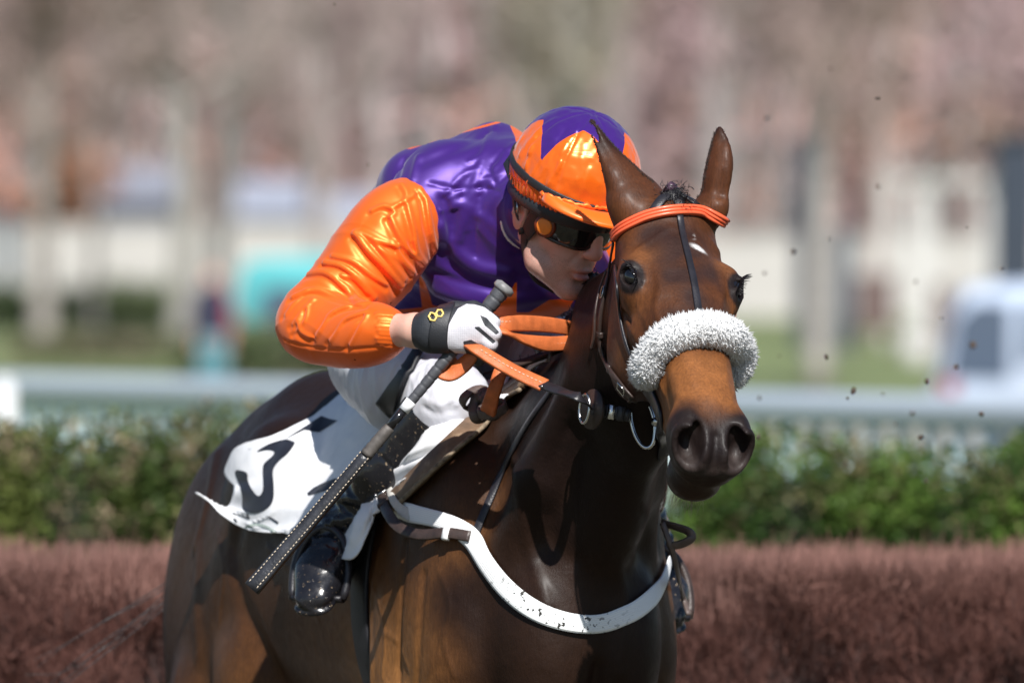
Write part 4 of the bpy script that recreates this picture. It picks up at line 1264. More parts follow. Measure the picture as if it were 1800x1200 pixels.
# ---- right hand, closed round the whip (built at full detail; the glove follows it)
hand_y = .262
knuckle = [P(842, 549, hand_y - .012), P(845, 568, hand_y - .020), P(840, 588, hand_y - .018), P(830, 607, hand_y - .010)]
pip = [P(866, 566, hand_y - .016), P(868, 587, hand_y - .024), P(862, 605, hand_y - .022), P(850, 622, hand_y - .012)]
dip = [P(868, 583, hand_y + .006), P(864, 602, hand_y + .004), P(856, 618, hand_y + .004), P(842, 632, hand_y + .010)]
ftip = [P(848, 578, hand_y + .022), P(842, 596, hand_y + .022), P(834, 612, hand_y + .022), P(824, 626, hand_y + .024)]
frad = [(.0120, .0106, .0096, .0082), (.0124, .0108, .0096, .0082), (.0118, .0102, .0092, .0080), (.0108, .0092, .0084, .0072)]
thumb = [P(765, 566, hand_y + .022), P(800, 548, hand_y + .038), P(832, 545, hand_y + .040), P(855, 552, hand_y + .034)]
def hand(fld, grow, kf=.006):
    fld.rc(wrR, P(760, 582, hand_y + .012), .028 + grow, .029 + grow, .02)
    for i, kn in enumerate(knuckle):
        fld.rc(P(758, 568 + 9 * i, hand_y + .010), kn, .020 + grow, frad[i][0] + grow + .002, .018)
    for i in range(4):
        fld.chain([knuckle[i], pip[i], dip[i], ftip[i]], [r + grow for r in frad[i]], kf)
    fld.chain(thumb, [.020 + grow, .0150 + grow, .0125 + grow, .0095 + grow], .010)
hand(B, 0)
# left hand, on the far side of the neck
fld = B
for i in range(4):
    o = np.array((.010 * i - .015, -.004 * i, -.016 * i + .024))
    k0 = wrL + np.array((-.045, -.055, .0)) + o
    B.rc(wrL, k0, .022, .012, .015)
    B.chain([k0, k0 + np.array((-.022, -.024, -.006)), k0 + np.array((-.026, -.004, -.016)), k0 + np.array((-.010, .010, -.014))], [.0115, .0105, .0095, .008], .006)
B.chain([wrL, wrL + np.array((-.02, -.05, .03)), wrL + np.array((-.045, -.075, .035))], [.02, .013, .010], .01)
bv, bq = B.mesh(.0030)
bv = smooth_mesh(bv, bq, 1, .35)

def skin_colors(v):
    c = np.tile(np.array((.72, .44, .34)), (len(v), 1))
    q = (v - hc) @ JAX.T
    def mx(w, col):
        nonlocal c
        w = np.clip(w, 0, 1)[:, None]; c = c * (1 - w) + np.array(col) * w
    face = (np.abs(q) < .2).all(1)
    mx(face * .7, (.70, .375, .29))
    mx(face * np.exp(-((q[:, 0] / .020) ** 2 + ((q[:, 1] - .118) / .02) ** 2 + ((q[:, 2] + .027) / .018) ** 2)) * .8, (.52, .17, .13))
    mx(face * np.exp(-(((np.abs(q[:, 0]) - .045) / .02) ** 2 + ((q[:, 2] + .022) / .022) ** 2)) * .55, (.58, .22, .17))
    lip = np.exp(-(((q[:, 0]) / .019) ** 4 + ((q[:, 2] + .0728) / .0125) ** 4)) * (q[:, 1] > .094)
    mx(face * lip * .9, (.42, .125, .115))
    beard = sstep(-.035, -.055, q[:, 2]) * sstep(-.01, .02, q[:, 1]) * (1 - lip)
    mx(face * beard * .35, (.36, .25, .22))
    mx(face * np.exp(-(((np.abs(q[:, 0]) - .082) / .012) ** 2 + ((q[:, 1] + .01) / .03) ** 2 + (q[:, 2] / .04) ** 2)) * .6, (.55, .2, .16))
    return c
person = empty("person", tuple(anR))
tag(person, "jockey in shiny orange and purple silks crouched low over the galloping horse", "person")
mesh_obj("body", bv, bq, M_SKIN, person, col=skin_colors(bv))

# ---- jersey
def fold_disp(v, n, amp=.004, seed=1, axis=None, freq=.05, stretch=4.0):
    """soft creases running across an axis"""
    if axis is None: return 0
    ax = unit(axis); a = v @ ax
    w = vnoise(v, freq * 2.2, seed)
    r = v - a[:, None] * ax
    p = np.column_stack((a + .03 * w, *((r / stretch).T)))
    x = vnoise(p, freq, seed + 1)
    y = vnoise(p, freq * .45, seed + 2)
    return amp * ((1 - np.abs(x)) ** 5 - .3 + .5 * (1 - np.abs(y)) ** 4)

Tt = Field()
up_t = unit(np.array((-.3, 0, 1.0)))
tor_lat = unit(shL - shR)
Tt.ec(P(893, 375, .66), P(800, 470, .98), (.155, .128), (.150, .120), UPZ, .05)
Tt.ec(P(800, 470, .98), P(742, 550, 1.14), (.150, .120), (.140, .105), UPZ, .06)
Tt.rc(nbase, P(785, 335, .60), .080, .080, .06); Tt.rc(nbase, P(1010, 365, .74), .078, .078, .06)
Tt.rc(P(785, 335, .60), P(745, 372, .57), .082, .078, .04)
Tt.rc(P(1010, 365, .74), shL, .078, .075, .04)
Tt.el(P(880, 450, .60), (.15, .07, .11), None, .06)                    # chest hanging forward
Tt.el(P(965, 490, .66), (.12, .06, .07), None, .06)
Tt.rc(nbase, J(0, -.055, -.03), .068, .058, .03)
Tt.rc(P(868, 268, .70), P(735, 330, .78), .055, .06, .05)               # hunched back
Tt.rc(P(735, 330, .78), P(660, 450, 1.02), .06, .085, .05)
Tt.el(P(690, 510, 1.12), (.11, .12, .11), None, .06)
def sgroove(fld, bv_, pts, rad, amp, per=4):
    q = []
    for px, py in catmull(np.array(pts, float), per):
        p, n = cast(bv_, px, py)
        if p is not None: q.append(p)
    if len(q) > 1: fld.groove(np.array(q), rad, amp)
tv, tq = Tt.mesh(.008)
tb = bvh_of(tv, tq)
for pts, r, a in (
    ([(872, 222), (852, 270), (836, 318), (820, 372), (806, 420)], .007, .006),
    ([(756, 322), (800, 332), (842, 330), (880, 338)], .004, -.004),
    ([(905, 255), (885, 272), (868, 300)], .009, .0045), ([(908, 285), (885, 300), (866, 322)], .009, .0045),
    ([(900, 320), (870, 345), (850, 380)], .011, .005), ([(890, 268), (872, 285)], .007, -.0035),
    ([(775, 400), (800, 440), (840, 470), (890, 480)], .012, .009), ([(770, 440), (810, 480), (870, 505)], .010, -.009),
    ([(800, 360), (835, 372), (870, 400), (890, 440)], .010, .007), ([(780, 350), (790, 390), (788, 440)], .009, -.007),
    ([(850, 400), (880, 440), (930, 470)], .012, .008), ([(740, 500), (800, 520), (870, 530), (950, 520)], .014, .010),
    ([(760, 480), (830, 500), (900, 512)], .008, -.006), ([(930, 500), (980, 530), (1020, 540)], .010, .008),
    ([(735, 275), (728, 300), (725, 315)], .006, .005), ([(710, 280), (700, 310)], .006, -.005),
    ([(860, 235), (800, 262), (745, 285)], .012, -.004)):
    sgroove(Tt, tb, pts, r, a)
rc_ = np.random.default_rng(17)
for i in range(9):
    if i % 2: a = np.array((rc_.uniform(775, 800), rc_.uniform(330, 490))); d_ = np.array((rc_.uniform(40, 100), rc_.uniform(-45, 25)))
    else: a = np.array((rc_.uniform(790, 900), rc_.uniform(235, 420))); d_ = np.array((rc_.uniform(-40, 10), rc_.uniform(40, 90)))
    b_ = a + d_ * .5 + rc_.normal(0, 8, 2)
    sgroove(Tt, tb, [a, b_, a + d_], rc_.uniform(.0035, .0060), rc_.uniform(.0025, .0045) * (1 if i % 3 else -1))
tv, tq = Tt.mesh(.0034)
tn = vert_normals(tv, tq)
d = fold_disp(tv, tn, .0022, 11, P(800, 470, .98) - nbase, .07, 9.0)
tv = smooth_mesh(tv + tn * d[:, None], tq, 1, .4)
tn = vert_normals(tv, tq); ts = seen(tv)
polys = [[(735, 478), (747, 496), (756, 520), (760, 536), (800, 545), (822, 533), (850, 545), (889, 527), (909, 490), (908, 549), (930, 549), (965, 527), (1010, 524), (1000, 545), (940, 575), (840, 600), (700, 570), (690, 545), (742, 540), (738, 510)],
         [(893, 205), (897, 222), (905, 240), (909, 258), (925, 270), (960, 250), (940, 205)],
         [(690, 262), (720, 256), (790, 236), (880, 212), (880, 216), (790, 240), (722, 262)]]
sd = np.max([poly_sd(ts, p) for p in polys], axis=0)
sd = np.where(tn[:, 1] < .45, sd, -20)
attr = np.clip(.5 + sd / 60.0, 0, 1)
jersey = mesh_obj("jersey", tv, tq, M_PURPLE, person, col=np.column_stack((attr, attr, attr)))

def sleeve(pts, rad, name, folds, seed):
    f = Field()
    q = catmull(np.column_stack((np.array(pts), rad)), 3)
    f.chain(q[:, :3], q[:, 3], .03)
    v, qd = f.mesh(.008); b = bvh_of(v, qd)
    for pts_, r, a in folds: sgroove(f, b, pts_, r, a)
    v, qd = f.mesh(.0023)
    n = vert_normals(v, qd)
    ax = unit(np.asarray(pts[2]) - np.asarray(pts[0]))
    dd = fold_disp(v, n, .0045, seed, ax + np.array((.25, 0, .25)), .055, 9) * .45
    return smooth_mesh(v + n * dd[:, None], qd, 1, .25), qd
slR = [P(722, 378, .545), P(694, 405, .535), P(656, 458, .525), P(606, 520, .52), P(543, 570, .50), P(590, 584, .455), P(640, 588, .395), P(683, 582, .345)]
rR = [.060, .069, .072, .064, .050, .050, .048, .034]
CR = lambda pts: [(450 + x / 2.307, 180 + y / 2.307) for x, y in pts]
foldsR = []
for pts_, r_, a_ in (
    ([(150, 790), (240, 760), (330, 790), (430, 812)], .0045, .006), ([(190, 700), (280, 690), (350, 740), (410, 805)], .0050, .007), ([(150, 900), (185, 850), (235, 800)], .0045, .005),
    ([(245, 945), (300, 865), (370, 828), (455, 815)], .0050, .008), ([(300, 968), (360, 885), (445, 850)], .0042, .006), ([(380, 985), (415, 920), (450, 862)], .0040, .006),
    ([(280, 650), (350, 662), (420, 722), (480, 792)], .0045, .006), ([(310, 622), (395, 645), (470, 700), (540, 742)], .0042, .005), ([(120, 860), (150, 820), (205, 770)], .0050, .005),
    ([(170, 890), (185, 930), (240, 960)], .004, .004), ([(350, 700), (400, 720), (450, 770)], .0036, .004), ([(210, 830), (200, 880), (160, 930)], .0036, .005),
    ([(545, 460), (600, 570), (680, 662)], .0042, .010), ([(425, 525), (500, 562), (575, 585)], .0050, .007), ([(610, 400), (640, 520), (652, 610)], .0050, .006), ([(690, 380), (702, 500), (738, 625)], .0042, .008),
    ([(405, 530), (455, 600), (520, 665), (590, 745)], .0065, .013), ([(550, 430), (620, 392), (665, 352)], .0050, .007), ([(665, 345), (695, 425), (722, 560), (728, 650)], .0040, .007),
    ([(470, 440), (520, 420), (560, 440), (545, 465)], .005, .006), ([(640, 560), (665, 620), (700, 665)], .0040, .006), ([(480, 560), (540, 640), (600, 720)], .0045, .006), ([(590, 330), (610, 370), (600, 400)], .006, .004), ([(560, 560), (600, 640), (640, 690)], .0038, .005),
    ([(90, 955), (200, 988), (320, 1002), (450, 996), (530, 988)], .0028, -.0035)):
    r_ *= .92; a_ *= 1.05
    foldsR.append((CR(pts_), r_, a_))
    if a_ > 0: foldsR.append(([(x - 6 - 2 * (a_ > .009), y + 7 + 2 * (a_ > .009)) for x, y in CR(pts_)], r_ * 1.25, -a_ * .62))
foldsR += [([(662 + 3 * (i % 3), 552 + 7 * i), (690, 554 + 7 * i)], .0026, .0045) for i in range(9)]
rv, rq = sleeve(slR, rR, "sleeve", foldsR, 31)
mesh_obj("sleeve", rv, rq, M_ORANGE, person)
slL = [shL, shL * .6 + elL * .4, elL * .9 + shL * .1, elL, elL * .5 + wrL * .5, elL * .2 + wrL * .8]
lv, lq = sleeve(slL, [.070, .075, .066, .054, .050, .034], "sleeve", [], 51)
mesh_obj("sleeve", lv, lq, M_ORANGE, person)

# white stock at the throat
ax = unit(nbase - J(0, -.02, -.04)); cc = J(0, -.02, -.04) * .52 + nbase * .48
e1 = unit(np.cross(ax, UPZ)); e2 = np.cross(ax, e1)
col_pts = [cc + e1 * .064 * math.cos(a) + e2 * .064 * math.sin(a) for a in np.linspace(0, 2 * math.pi, 33)]
V, Fc = ribbon_mesh(col_pts, .045, .005, [unit(p - cc) for p in col_pts])
mesh_obj("collar", V, Fc, simple("white cotton stock", (.8, .8, .82), .7, var=.05), person)

# ---- breeches
def breeches_material():
    m = NT("white breeches"); v = m.coords()
    m.to(m.ramp(m.noise(v, 9, 4), [(.3, (.53, .54, .60)), (.7, (.62, .63, .69))]), "Base Color"); m.set(Roughness=.45)
    m.b.inputs["Sheen Weight"].default_value = .15
    b = m.bump(m.noise(m.coords(scale=(1, .5, .4), rot=(.2, .5, .2)), 34, 4, .5, 1.0), .4, .007)
    m.to(m.bump(m.noise(v, 700, 2), .15, .0005, b), "Normal"); return m.m
M_BREECH = breeches_material()
Q = Field()
Q.el(pelv, (.145, .14, .105), np.stack((HR, HF, UPZ)), .05)
Q.rc(hipR, (hipR + knR) / 2, .108, .094, .05); Q.rc((hipR + knR) / 2, knR, .094, .066, .04)
Q.rc(P(668, 640, 1.02), P(700, 690, .86), .085, .07, .05)
Q.rc(knR, knR * .62 + anR * .38, .062, .050, .03)
Q.rc(hipL, (hipL + knL) / 2, .105, .094, .05); Q.rc((hipL + knL) / 2, knL, .094, .066, .04)
Q.rc(knL, knL * .5 + anL * .5, .062, .046, .03)
qv, qq = Q.mesh(.008); qb = bvh_of(qv, qq)
for i, pts in enumerate((
    [(610, 640), (604, 670), (618, 705)], [(622, 640), (618, 672), (634, 715)], [(634, 640), (632, 675), (648, 722)],
    [(645, 640), (645, 675), (660, 722)], [(660, 640), (660, 680), (672, 715)],
    [(700, 640), (690, 660), (688, 690)], [(716, 648), (726, 670), (728, 690)],
    [(745, 640), (742, 668), (752, 700)], [(770, 650), (765, 680), (772, 712)], [(788, 660), (784, 690), (786, 720)],
    [(750, 700), (775, 712), (800, 700)], [(745, 715), (770, 728), (800, 720)], [(830, 655), (822, 685), (800, 712)],
    [(815, 650), (806, 690), (790, 722)], [(880, 590), (860, 640), (850, 670)], [(930, 590), (905, 640), (890, 675)])):
    sgroove(Q, qb, pts, .0045, -.0045 if i % 2 else .004)
qv, qq = Q.mesh(.0045)
qn = vert_normals(qv, qq)
d = fold_disp(qv, qn, .0025, 71, knR - hipR, .05, 3.0) + .0015 * vnoise(qv, .03, 8)
qv = qv + qn * d[:, None]
mesh_obj("breeches", qv, qq, M_BREECH, person)

# ---- boots
def boot(kn, an, to, name, vis):
    f = Field()
    d1 = unit(an - kn)
    top = kn + d1 * .045
    f.chain([top, top * .55 + an * .45, an - d1 * .05, an], [.067, .060, .037, .037], .03)
    fd = unit(to - an); side = unit(np.cross(fd, UPZ))
    heel = an + np.array((0, .03, -.045)) - fd * .02
    f.rc(an, heel, .036, .032, .03)
    up_ = np.cross(side, fd)
    f.ec(an + fd * .02, an + fd * .095, (.040, .042), (.047, .032), up_, .03)
    f.ec(an + fd * .095 - up_ * .004, an + fd * .152 - up_ * .010, (.047, .031), (.036, .020), up_, .025)
    f.ec(an + fd * .02 - up_ * .040, an + fd * .165 - up_ * .026, (.036, .008), (.038, .008), up_, .006)
    f.rc(heel, an + fd * .12 - np.cross(side, fd) * .02, .030, .030, .03)
    inner = top - d1 * .03
    f.rc(inner - d1 * .03, top + d1 * .03, .064, .057, .006, 's')
    if vis:
        v0, q0 = f.mesh(.009); b0 = bvh_of(v0, q0)
        for j, pts in enumerate(([(575, 905), (610, 900), (650, 912)], [(572, 922), (605, 915), (645, 930)], [(560, 940), (600, 934), (640, 945)],
                                 [(600, 875), (630, 880), (655, 895)], [(585, 888), (620, 892), (652, 904)], [(548, 965), (585, 955), (625, 962)])):
            sgroove(f, b0, pts, .006, .007 if j % 2 else -.007)
        sgroove(f, b0, [(640, 790), (665, 800), (700, 830)], .003, -.003)
        sgroove(f, b0, [(505, 1035), (540, 1068), (590, 1080)], .004, .004)
    v, q = f.mesh(.0036)
    n = vert_normals(v, q)
    w = sstep(.16, .06, np.linalg.norm(v - (an - d1 * .04), axis=1))
    v = v + n * (w * fold_disp(v, n, .006, 81, d1, .03, 3.0) + .0012 * vnoise(v, .03, 4))[:, None]
    return mesh_obj("boot", v, q, M_BOOT, person), v, q
def boot_material():
    m = NT("muddy black boot"); v = m.coords()
    spots = m.ramp(m.noise(v, 150, 3, .6), [(.648, (0, 0, 0)), (.68, (1, 1, 1))])
    dust = m.ramp(m.noise(v, 18, 5, .7), [(.45, (0, 0, 0)), (.75, (1, 1, 1))])
    c = m.mix(m.math('MULTIPLY', dust, .25), (.010, .010, .013), (.055, .05, .048))
    c = m.mix(spots, c, (.26, .19, .12))
    m.to(c, "Base Color")
    r = m.n("MapRange"); r.inputs[3].default_value = .13; r.inputs[4].default_value = .45; m.l(dust, r.inputs[0]); m.to(r.outputs[0], "Roughness")
    m.to(m.bump(spots, .4, .003, m.bump(m.noise(v, 30, 4), .2, .006)), "Normal")
    return m.m
M_BOOT = boot_material()
bootR, btv, btq = boot(knR, anR, toR, "boot", True)
bootL, _, _ = boot(knL, anL, toL, "boot", False)
# black elastic at the top of the near boot
bq_b = bvh_of(np.concatenate((qv, btv)), np.concatenate((qq, btq + len(qv))))
gpts, gn = [], []
for px, py in catmull(np.array(((738, 622), (728, 640), (712, 668), (694, 700), (684, 720)), float), 5):
    p, n = cast(bq_b, px, py, .010)
    if p is not None: gpts.append(p); gn.append(n)
gpts = np.array(gpts)
for _ in range(3): gpts[1:-1] = (gpts[:-2] + 2 * gpts[1:-1] + gpts[2:]) / 4
V, Fc = ribbon_mesh(gpts, np.linspace(.024, .050, len(gpts)), .006, gn)
mesh_obj("boot_strap", V, Fc, M_BLACK, person)

# ---- glove
G = Field(); hand(G, .0028, .004)
G.rc(P(764, 581, .283), P(780, 581, .275), .0345, .036, .012)
gv, gq = G.mesh(.0028)
gn_ = vert_normals(gv, gq); gs = seen(gv)
white = [(805, 542), (820, 534), (834, 535), (852, 540), (868, 552), (884, 566), (888, 590), (880, 606), (868, 622), (862, 622), (852, 610), (828, 597), (814, 600), (816, 612), (822, 627), (816, 632), (794, 616), (772, 603), (778, 590), (788, 572), (796, 557)]
sd = poly_sd(gs, white); slit = np.maximum(poly_sd(gs, [(843, 553), (856, 559), (878, 584), (872, 588), (852, 572)]), poly_sd(gs, [(832, 575), (842, 574), (872, 600), (866, 604), (848, 588)]))
sd = np.minimum(sd, -slit); sd = np.where(gn_[:, 1] < .25, sd, -20)
at_ = np.clip(.5 + sd / 60, 0, 1)
def glove_material():
    m = NT("white mesh glove with black palm"); v = m.coords()
    at = m.n("Attribute", attribute_name="Col"); sp = m.n("SeparateColor"); m.l(at.outputs[0], sp.inputs[0])
    f = m.math('GREATER_THAN', sp.outputs[0], .5)
    chk = m.n("TexWave"); chk.inputs["Scale"].default_value = 95; m.l(v, chk.inputs["Vector"])
    chk2 = m.n("TexWave", bands_direction='Z'); chk2.inputs["Scale"].default_value = 95; m.l(v, chk2.inputs["Vector"])
    knit = m.math('MULTIPLY', chk.outputs["Fac"], chk2.outputs["Fac"])
    wh = m.mix(knit, (.60, .59, .63), (.44, .43, .48))
    m.to(m.mix(f, m.mix(m.noise(v, 40, 4), (.012, .014, .018), (.03, .033, .04)), wh), "Base Color"); m.set(Roughness=.6)
    m.to(m.bump(knit, .3, .001, m.bump(m.noise(v, 60, 4), .3, .004)), "Normal"); return m.m
glove = mesh_obj("glove", gv, gq, glove_material(), person, col=np.column_stack((at_, at_, at_)))
gb = bvh_of(gv, gq)
def strap(bvh, pts, width, thick=.003, off=.002, per=6, smooth=3, fallback=None):
    q = catmull(np.array(pts, float), per); out, nor = [], []
    for px, py in q:
        p, n = cast(bvh, px, py, off)
        if p is None:
            if fallback is None: continue
            p, n = P(px, py, fallback), np.array((0, -1.0, 0))
        out.append(p); nor.append(n)
    out = np.array(out); nor = np.array(nor)
    for _ in range(smooth):
        out[1:-1] = (out[:-2] + 2 * out[1:-1] + out[2:]) / 4; nor[1:-1] = nor[:-2] + nor[1:-1] * 2 + nor[2:]
        nor /= np.linalg.norm(nor, axis=1)[:, None]
    w = np.interp(np.linspace(0, 1, len(out)), np.linspace(0, 1, len(np.atleast_1d(width))), np.atleast_1d(width))
    return out, nor, w
p_, n_, w_ = strap(gb, [(786, 536), (778, 552), (772, 575), (770, 600), (774, 618)], [.030, .032, .034, .032], off=.002)
V, Fc = ribbon_mesh(p_, w_, .003, n_); wrist = mesh_obj("wrist_strap", V, Fc, M_BLACK, glove)
wb = bvh_of(V, np.array([f for f in Fc if len(f) == 4]))
em = MB()
for ex, ey in ((761, 558), (773, 551)):
    loop = []
    for a in np.linspace(0, 2 * math.pi, 13):
        r = 1 + .12 * math.cos(6 * a)
        p, n = cast(wb, ex + 6.0 * r * math.cos(a), ey + 6.0 * r * math.sin(a), .0008)
        if p is None: p, n = cast(gb, ex + 6.0 * r * math.cos(a), ey + 6.0 * r * math.sin(a), .004)
        if p is not None: loop.append(p)
    em.tube(loop, .0019, 6, False)
em.build("emblem", simple("gold emblem", (.75, .55, .16), .4, var=.1), glove)
lg = Field()
for i in range(4):
    o = np.array((.010 * i - .015, -.004 * i, -.016 * i + .024)); k0 = wrL + np.array((-.045, -.055, .0)) + o
    lg.rc(wrL, k0, .025, .015, .015)
    lg.chain([k0, k0 + np.array((-.022, -.024, -.006)), k0 + np.array((-.026, -.004, -.016)), k0 + np.array((-.010, .010, -.014))], [.0143, .0133, .0123, .0108], .006)
lg.chain([wrL, wrL + np.array((-.02, -.05, .03)), wrL + np.array((-.045, -.075, .035))], [.023, .016, .013], .01)
lg.rc(wrL, wrL * .8 + elL * .2, .03, .032, .01)
v, q = lg.mesh(.004); z0 = np.zeros((len(v), 3))
mesh_obj("glove", v, q, M_BLACK, person)

# ---- skull cap with silk cover
HC = J(.0, .010, .081)
def C(l, g, u): return HC + jl * l + jg * g + ju * u
def plane_cut(fld, point, nrm, k=.008):
    point = np.asarray(point, f32); nrm = np.asarray(nrm, f32)
    fld.ops.append((lambda p: (p - point) @ nrm, point, 9.0, k, 'i'))
cp = Field()
cp.el(HC, (.1140, .1260, .1200), JAX, .02)
plane_cut(cp, C(0, 0, -.048), -ju)
star_ax = unit(np.array((.16, -.16, .97)))
t1 = np.array((-.525, -.82, .21)); t1 = unit(t1 - star_ax * np.dot(t1, star_ax)); t2 = np.cross(star_ax, t1)
for i in range(8):
    a = 2 * math.pi * i / 8 + .2
    cp.groove([HC + (ju * math.cos(b) + (jl * math.cos(a) + jg * math.sin(a)) * math.sin(b)) * .118 for b in np.linspace(.05, 1.7, 7)], 0.0028, -.0028)
rcap = np.random.default_rng(41)
for i in range(46):
    a = rcap.uniform(0, 2 * math.pi); b0 = rcap.uniform(1.15, 1.75); b1_ = b0 - rcap.uniform(.2, .6); da = rcap.uniform(-.18, .18)
    cp.groove([HC + (ju * math.cos(b) + (jl * math.cos(a + da * k) + jg * math.sin(a + da * k)) * math.sin(b)) * .1185 for k, b in zip(np.linspace(0, 1, 5), np.linspace(b0, b1_, 5))], rcap.uniform(.003, .005), rcap.uniform(.0012, .0026) * (1 if i % 3 else -1))
cv, cq = cp.mesh(.0027)
cn = vert_normals(cv, cq)
cq_l = (cv - HC) @ JAX.T
pl = np.exp(-((cq_l[:, 2] + .036) / .010) ** 2)
ang = np.arctan2(cq_l[:, 0], cq_l[:, 1])
cv = cv + cn * (.0018 * vnoise(cv, .03, 3) + .0010 * vnoise(cv, .012, 6) + pl * .0022 * np.sin(ang * 70 + 3 * vnoise(cv, .03, 8)) * (cq_l[:, 2] > -.046))[:, None]
dirs = (cv - HC) / np.linalg.norm(cv - HC, axis=1)[:, None]
rho = np.degrees(np.arccos(np.clip(dirs @ star_ax, -1, 1))); th = np.arctan2(dirs @ t2, dirs @ t1)
nst = 5; aa = np.abs((th + math.pi / nst) % (2 * math.pi / nst) - math.pi / nst)
Ro, Ri = 77.0, 40.0
ex, ey = rho * np.cos(aa), rho * np.sin(aa)
ix, iy = Ri * math.cos(math.pi / nst), Ri * math.sin(math.pi / nst)
ed = np.array((ix - Ro, iy)); nn = np.array((-ed[1], ed[0])) / np.linalg.norm(ed)
sdst = (ex - Ro) * nn[0] + ey * nn[1]
sdst = sdst if sdst[np.argmin(rho)] > 0 else -sdst
at_ = np.clip(.5 + sdst / 60, 0, 1)
cap = mesh_obj("helmet", cv, cq, M_CAP, person, col=np.column_stack((at_, at_, at_)))
cb = bvh_of(cv, cq)
# peak
pk = []; NU, NV = 33, 9
for i in range(NU):
    a = (i / (NU - 1) - .5) * 2 * math.radians(66)
    for j in range(NV):
        t = j / (NV - 1)
        ext = .054 * max(0, math.cos(a * 1.28)) ** .8
        r = 1.0
        base = C(math.sin(a) * .1125 * r, math.cos(a) * .1265 * r, -.020)
        out = unit(jl * math.sin(a) * .85 + jg * math.cos(a))
        pk.append(base + out * (ext * t) - ju * (.010 * t * t - .002 * t) + ju * .006 * math.sin(t * math.pi))
pk = np.array(pk)
fq = np.array([(i * NV + j, (i + 1) * NV + j, (i + 1) * NV + j + 1, i * NV + j + 1) for i in range(NU - 1) for j in range(NV - 1)])
def thicken(v, q, th):
    n = vert_normals(v, q); m = len(v)
    e = {}
    for f in q:
        for a, b in zip(f, np.roll(f, -1)):
            k = (min(a, b), max(a, b)); e[k] = None if k in e else (a, b)
    side = [(b, a, a + m, b + m) for x in e.values() if x is not None for a, b in [x]]
    return np.concatenate((v + n * th / 2, v - n * th / 2)), np.concatenate((q, q[:, ::-1] + m, np.array(side)))
V, Fc = thicken(pk, fq, .005)
M_PEAK = satin("peak satin", ORANGE, wr=.35, metal=.15, rough=.36)
mesh_obj("peak", V, Fc, M_PEAK, cap)
# gathered edge over the peak and the tied cord
rm = MB()
for hgt, rr_ in ((-.014, .0045), (-.022, .0030)):
    pts = []
    for a in np.linspace(-math.radians(70), math.radians(70), 60):
        w = 1.012 + .012 * random.random()
        pts.append(C(math.sin(a) * .1125 * w, math.cos(a) * .1265 * w, hgt + .0025 * random.uniform(-1, 1) + .004 * math.cos(a * 2)))
    rm.tube(pts, [rr_ * random.uniform(.7, 1.3) for _ in pts], 7)
rm.build("gathered_edge", M_ORANGE, cap)
cord = catmull(np.array([P(1022, 352, .295), P(1020, 342, .29), P(1028, 337, .286), P(1038, 338, .286), P(1034, 346, .282), P(1044, 352, .282), P(1060, 354, .285), P(1072, 356, .295)]), 6)
cord2 = catmull(np.array([P(1020, 346, .29), P(1018, 356, .286), P(1026, 363, .280), P(1036, 365, .28)]), 6)
cm = MB(); cm.tube(cord, .0023, 7); cm.tube(cord2, .0023, 7); cm.build("cord", M_ORANGE, cap)
# elastic bands: over the cover, and the dark harness shell below it
band = [C(math.sin(a) * .1150, math.cos(a) * .1290, -.006 - .010 * math.cos(a)) for a in np.linspace(0, 2 * math.pi, 65)]
V, Fc = ribbon_mesh(band, .016, .003, [unit(p - HC) for p in band]); mesh_obj("elastic_band", V, Fc, M_BLACK, cap)
shell = [C(math.sin(a) * .1000, math.cos(a) * .1130, -.052) for a in np.linspace(0, 2 * math.pi, 65)]
V, Fc = ribbon_mesh(shell, .024, .010, [unit(p - C(0, 0, -.052)) for p in shell]); mesh_obj("helmet_rim", V, Fc, M_BLACK, cap)
# chin harness
hs = MB()
def flat(pts, w, th=.003, per=5):
    q = catmull(np.array(pts), per); n = [unit((p - hc) - ju * np.dot(p - hc, ju)) for p in q]
    V, Fc = ribbon_mesh(q, w, th, n); hs.add(V, Fc)
for s in (-1, 1):
    flat([J(.088 * s, -.045, .030), J(.084 * s, -.022, -.010), J(.078 * s, .004, -.040)], .013)
    flat([J(.086 * s, .040, .030), J(.082 * s, .030, .0), J(.076 * s, .010, -.038)], .030)
    flat([J(.076 * s, .008, -.034), J(.070 * s, .010, -.062), J(.060 * s, .016, -.090)], np.linspace(.020, .007, 11))
    flat([J(.060 * s, .016, -.088), J(.040 * s, .030, -.118), J(.0, .045, -.135)], .007)
hs.build("chin_harness", M_BLACK, person)
bk = MB(); bk.box(J(-.090, -.014, .004), (.004, .010, .020)); bk.build("harness_buckle", simple("brushed steel", (.6, .6, .62), .3, 1.0), person)

# ---- goggles
def lens_material():
    m = NT("smoked lens"); m.b.inputs["Base Color"].default_value = (.008, .006, .006, 1); m.set(Roughness=.05)
    m.b.inputs["Coat Weight"].default_value = .6; return m.m
gl = []; NU, NV = 41, 11
for i in range(NU):
    u = i / (NU - 1) * 2 - 1
    a = u * math.radians(76)
    hh = .0275 - .006 * abs(u) ** 3
    nose = .013 * math.exp(-(u / .16) ** 2)
    for j in range(NV):
        t = j / (NV - 1)
        zz = .007 + hh * .95 - (2 * hh - nose * .9) * t
        bul = .004 * math.sin(math.pi * t)
        gl.append(J(math.sin(a) * (.081 + bul), .020 + math.cos(a) * (.094 + bul), zz))
gl = np.array(gl)
fq = np.array([(i * NV + j, (i + 1) * NV + j, (i + 1) * NV + j + 1, i * NV + j + 1) for i in range(NU - 1) for j in range(NV - 1)])
V, Fc = thicken(gl, fq, .004)
goggles = mesh_obj("goggles", V, Fc, lens_material(), person)
fr = MB()
G2 = gl.reshape(NU, NV, 3)
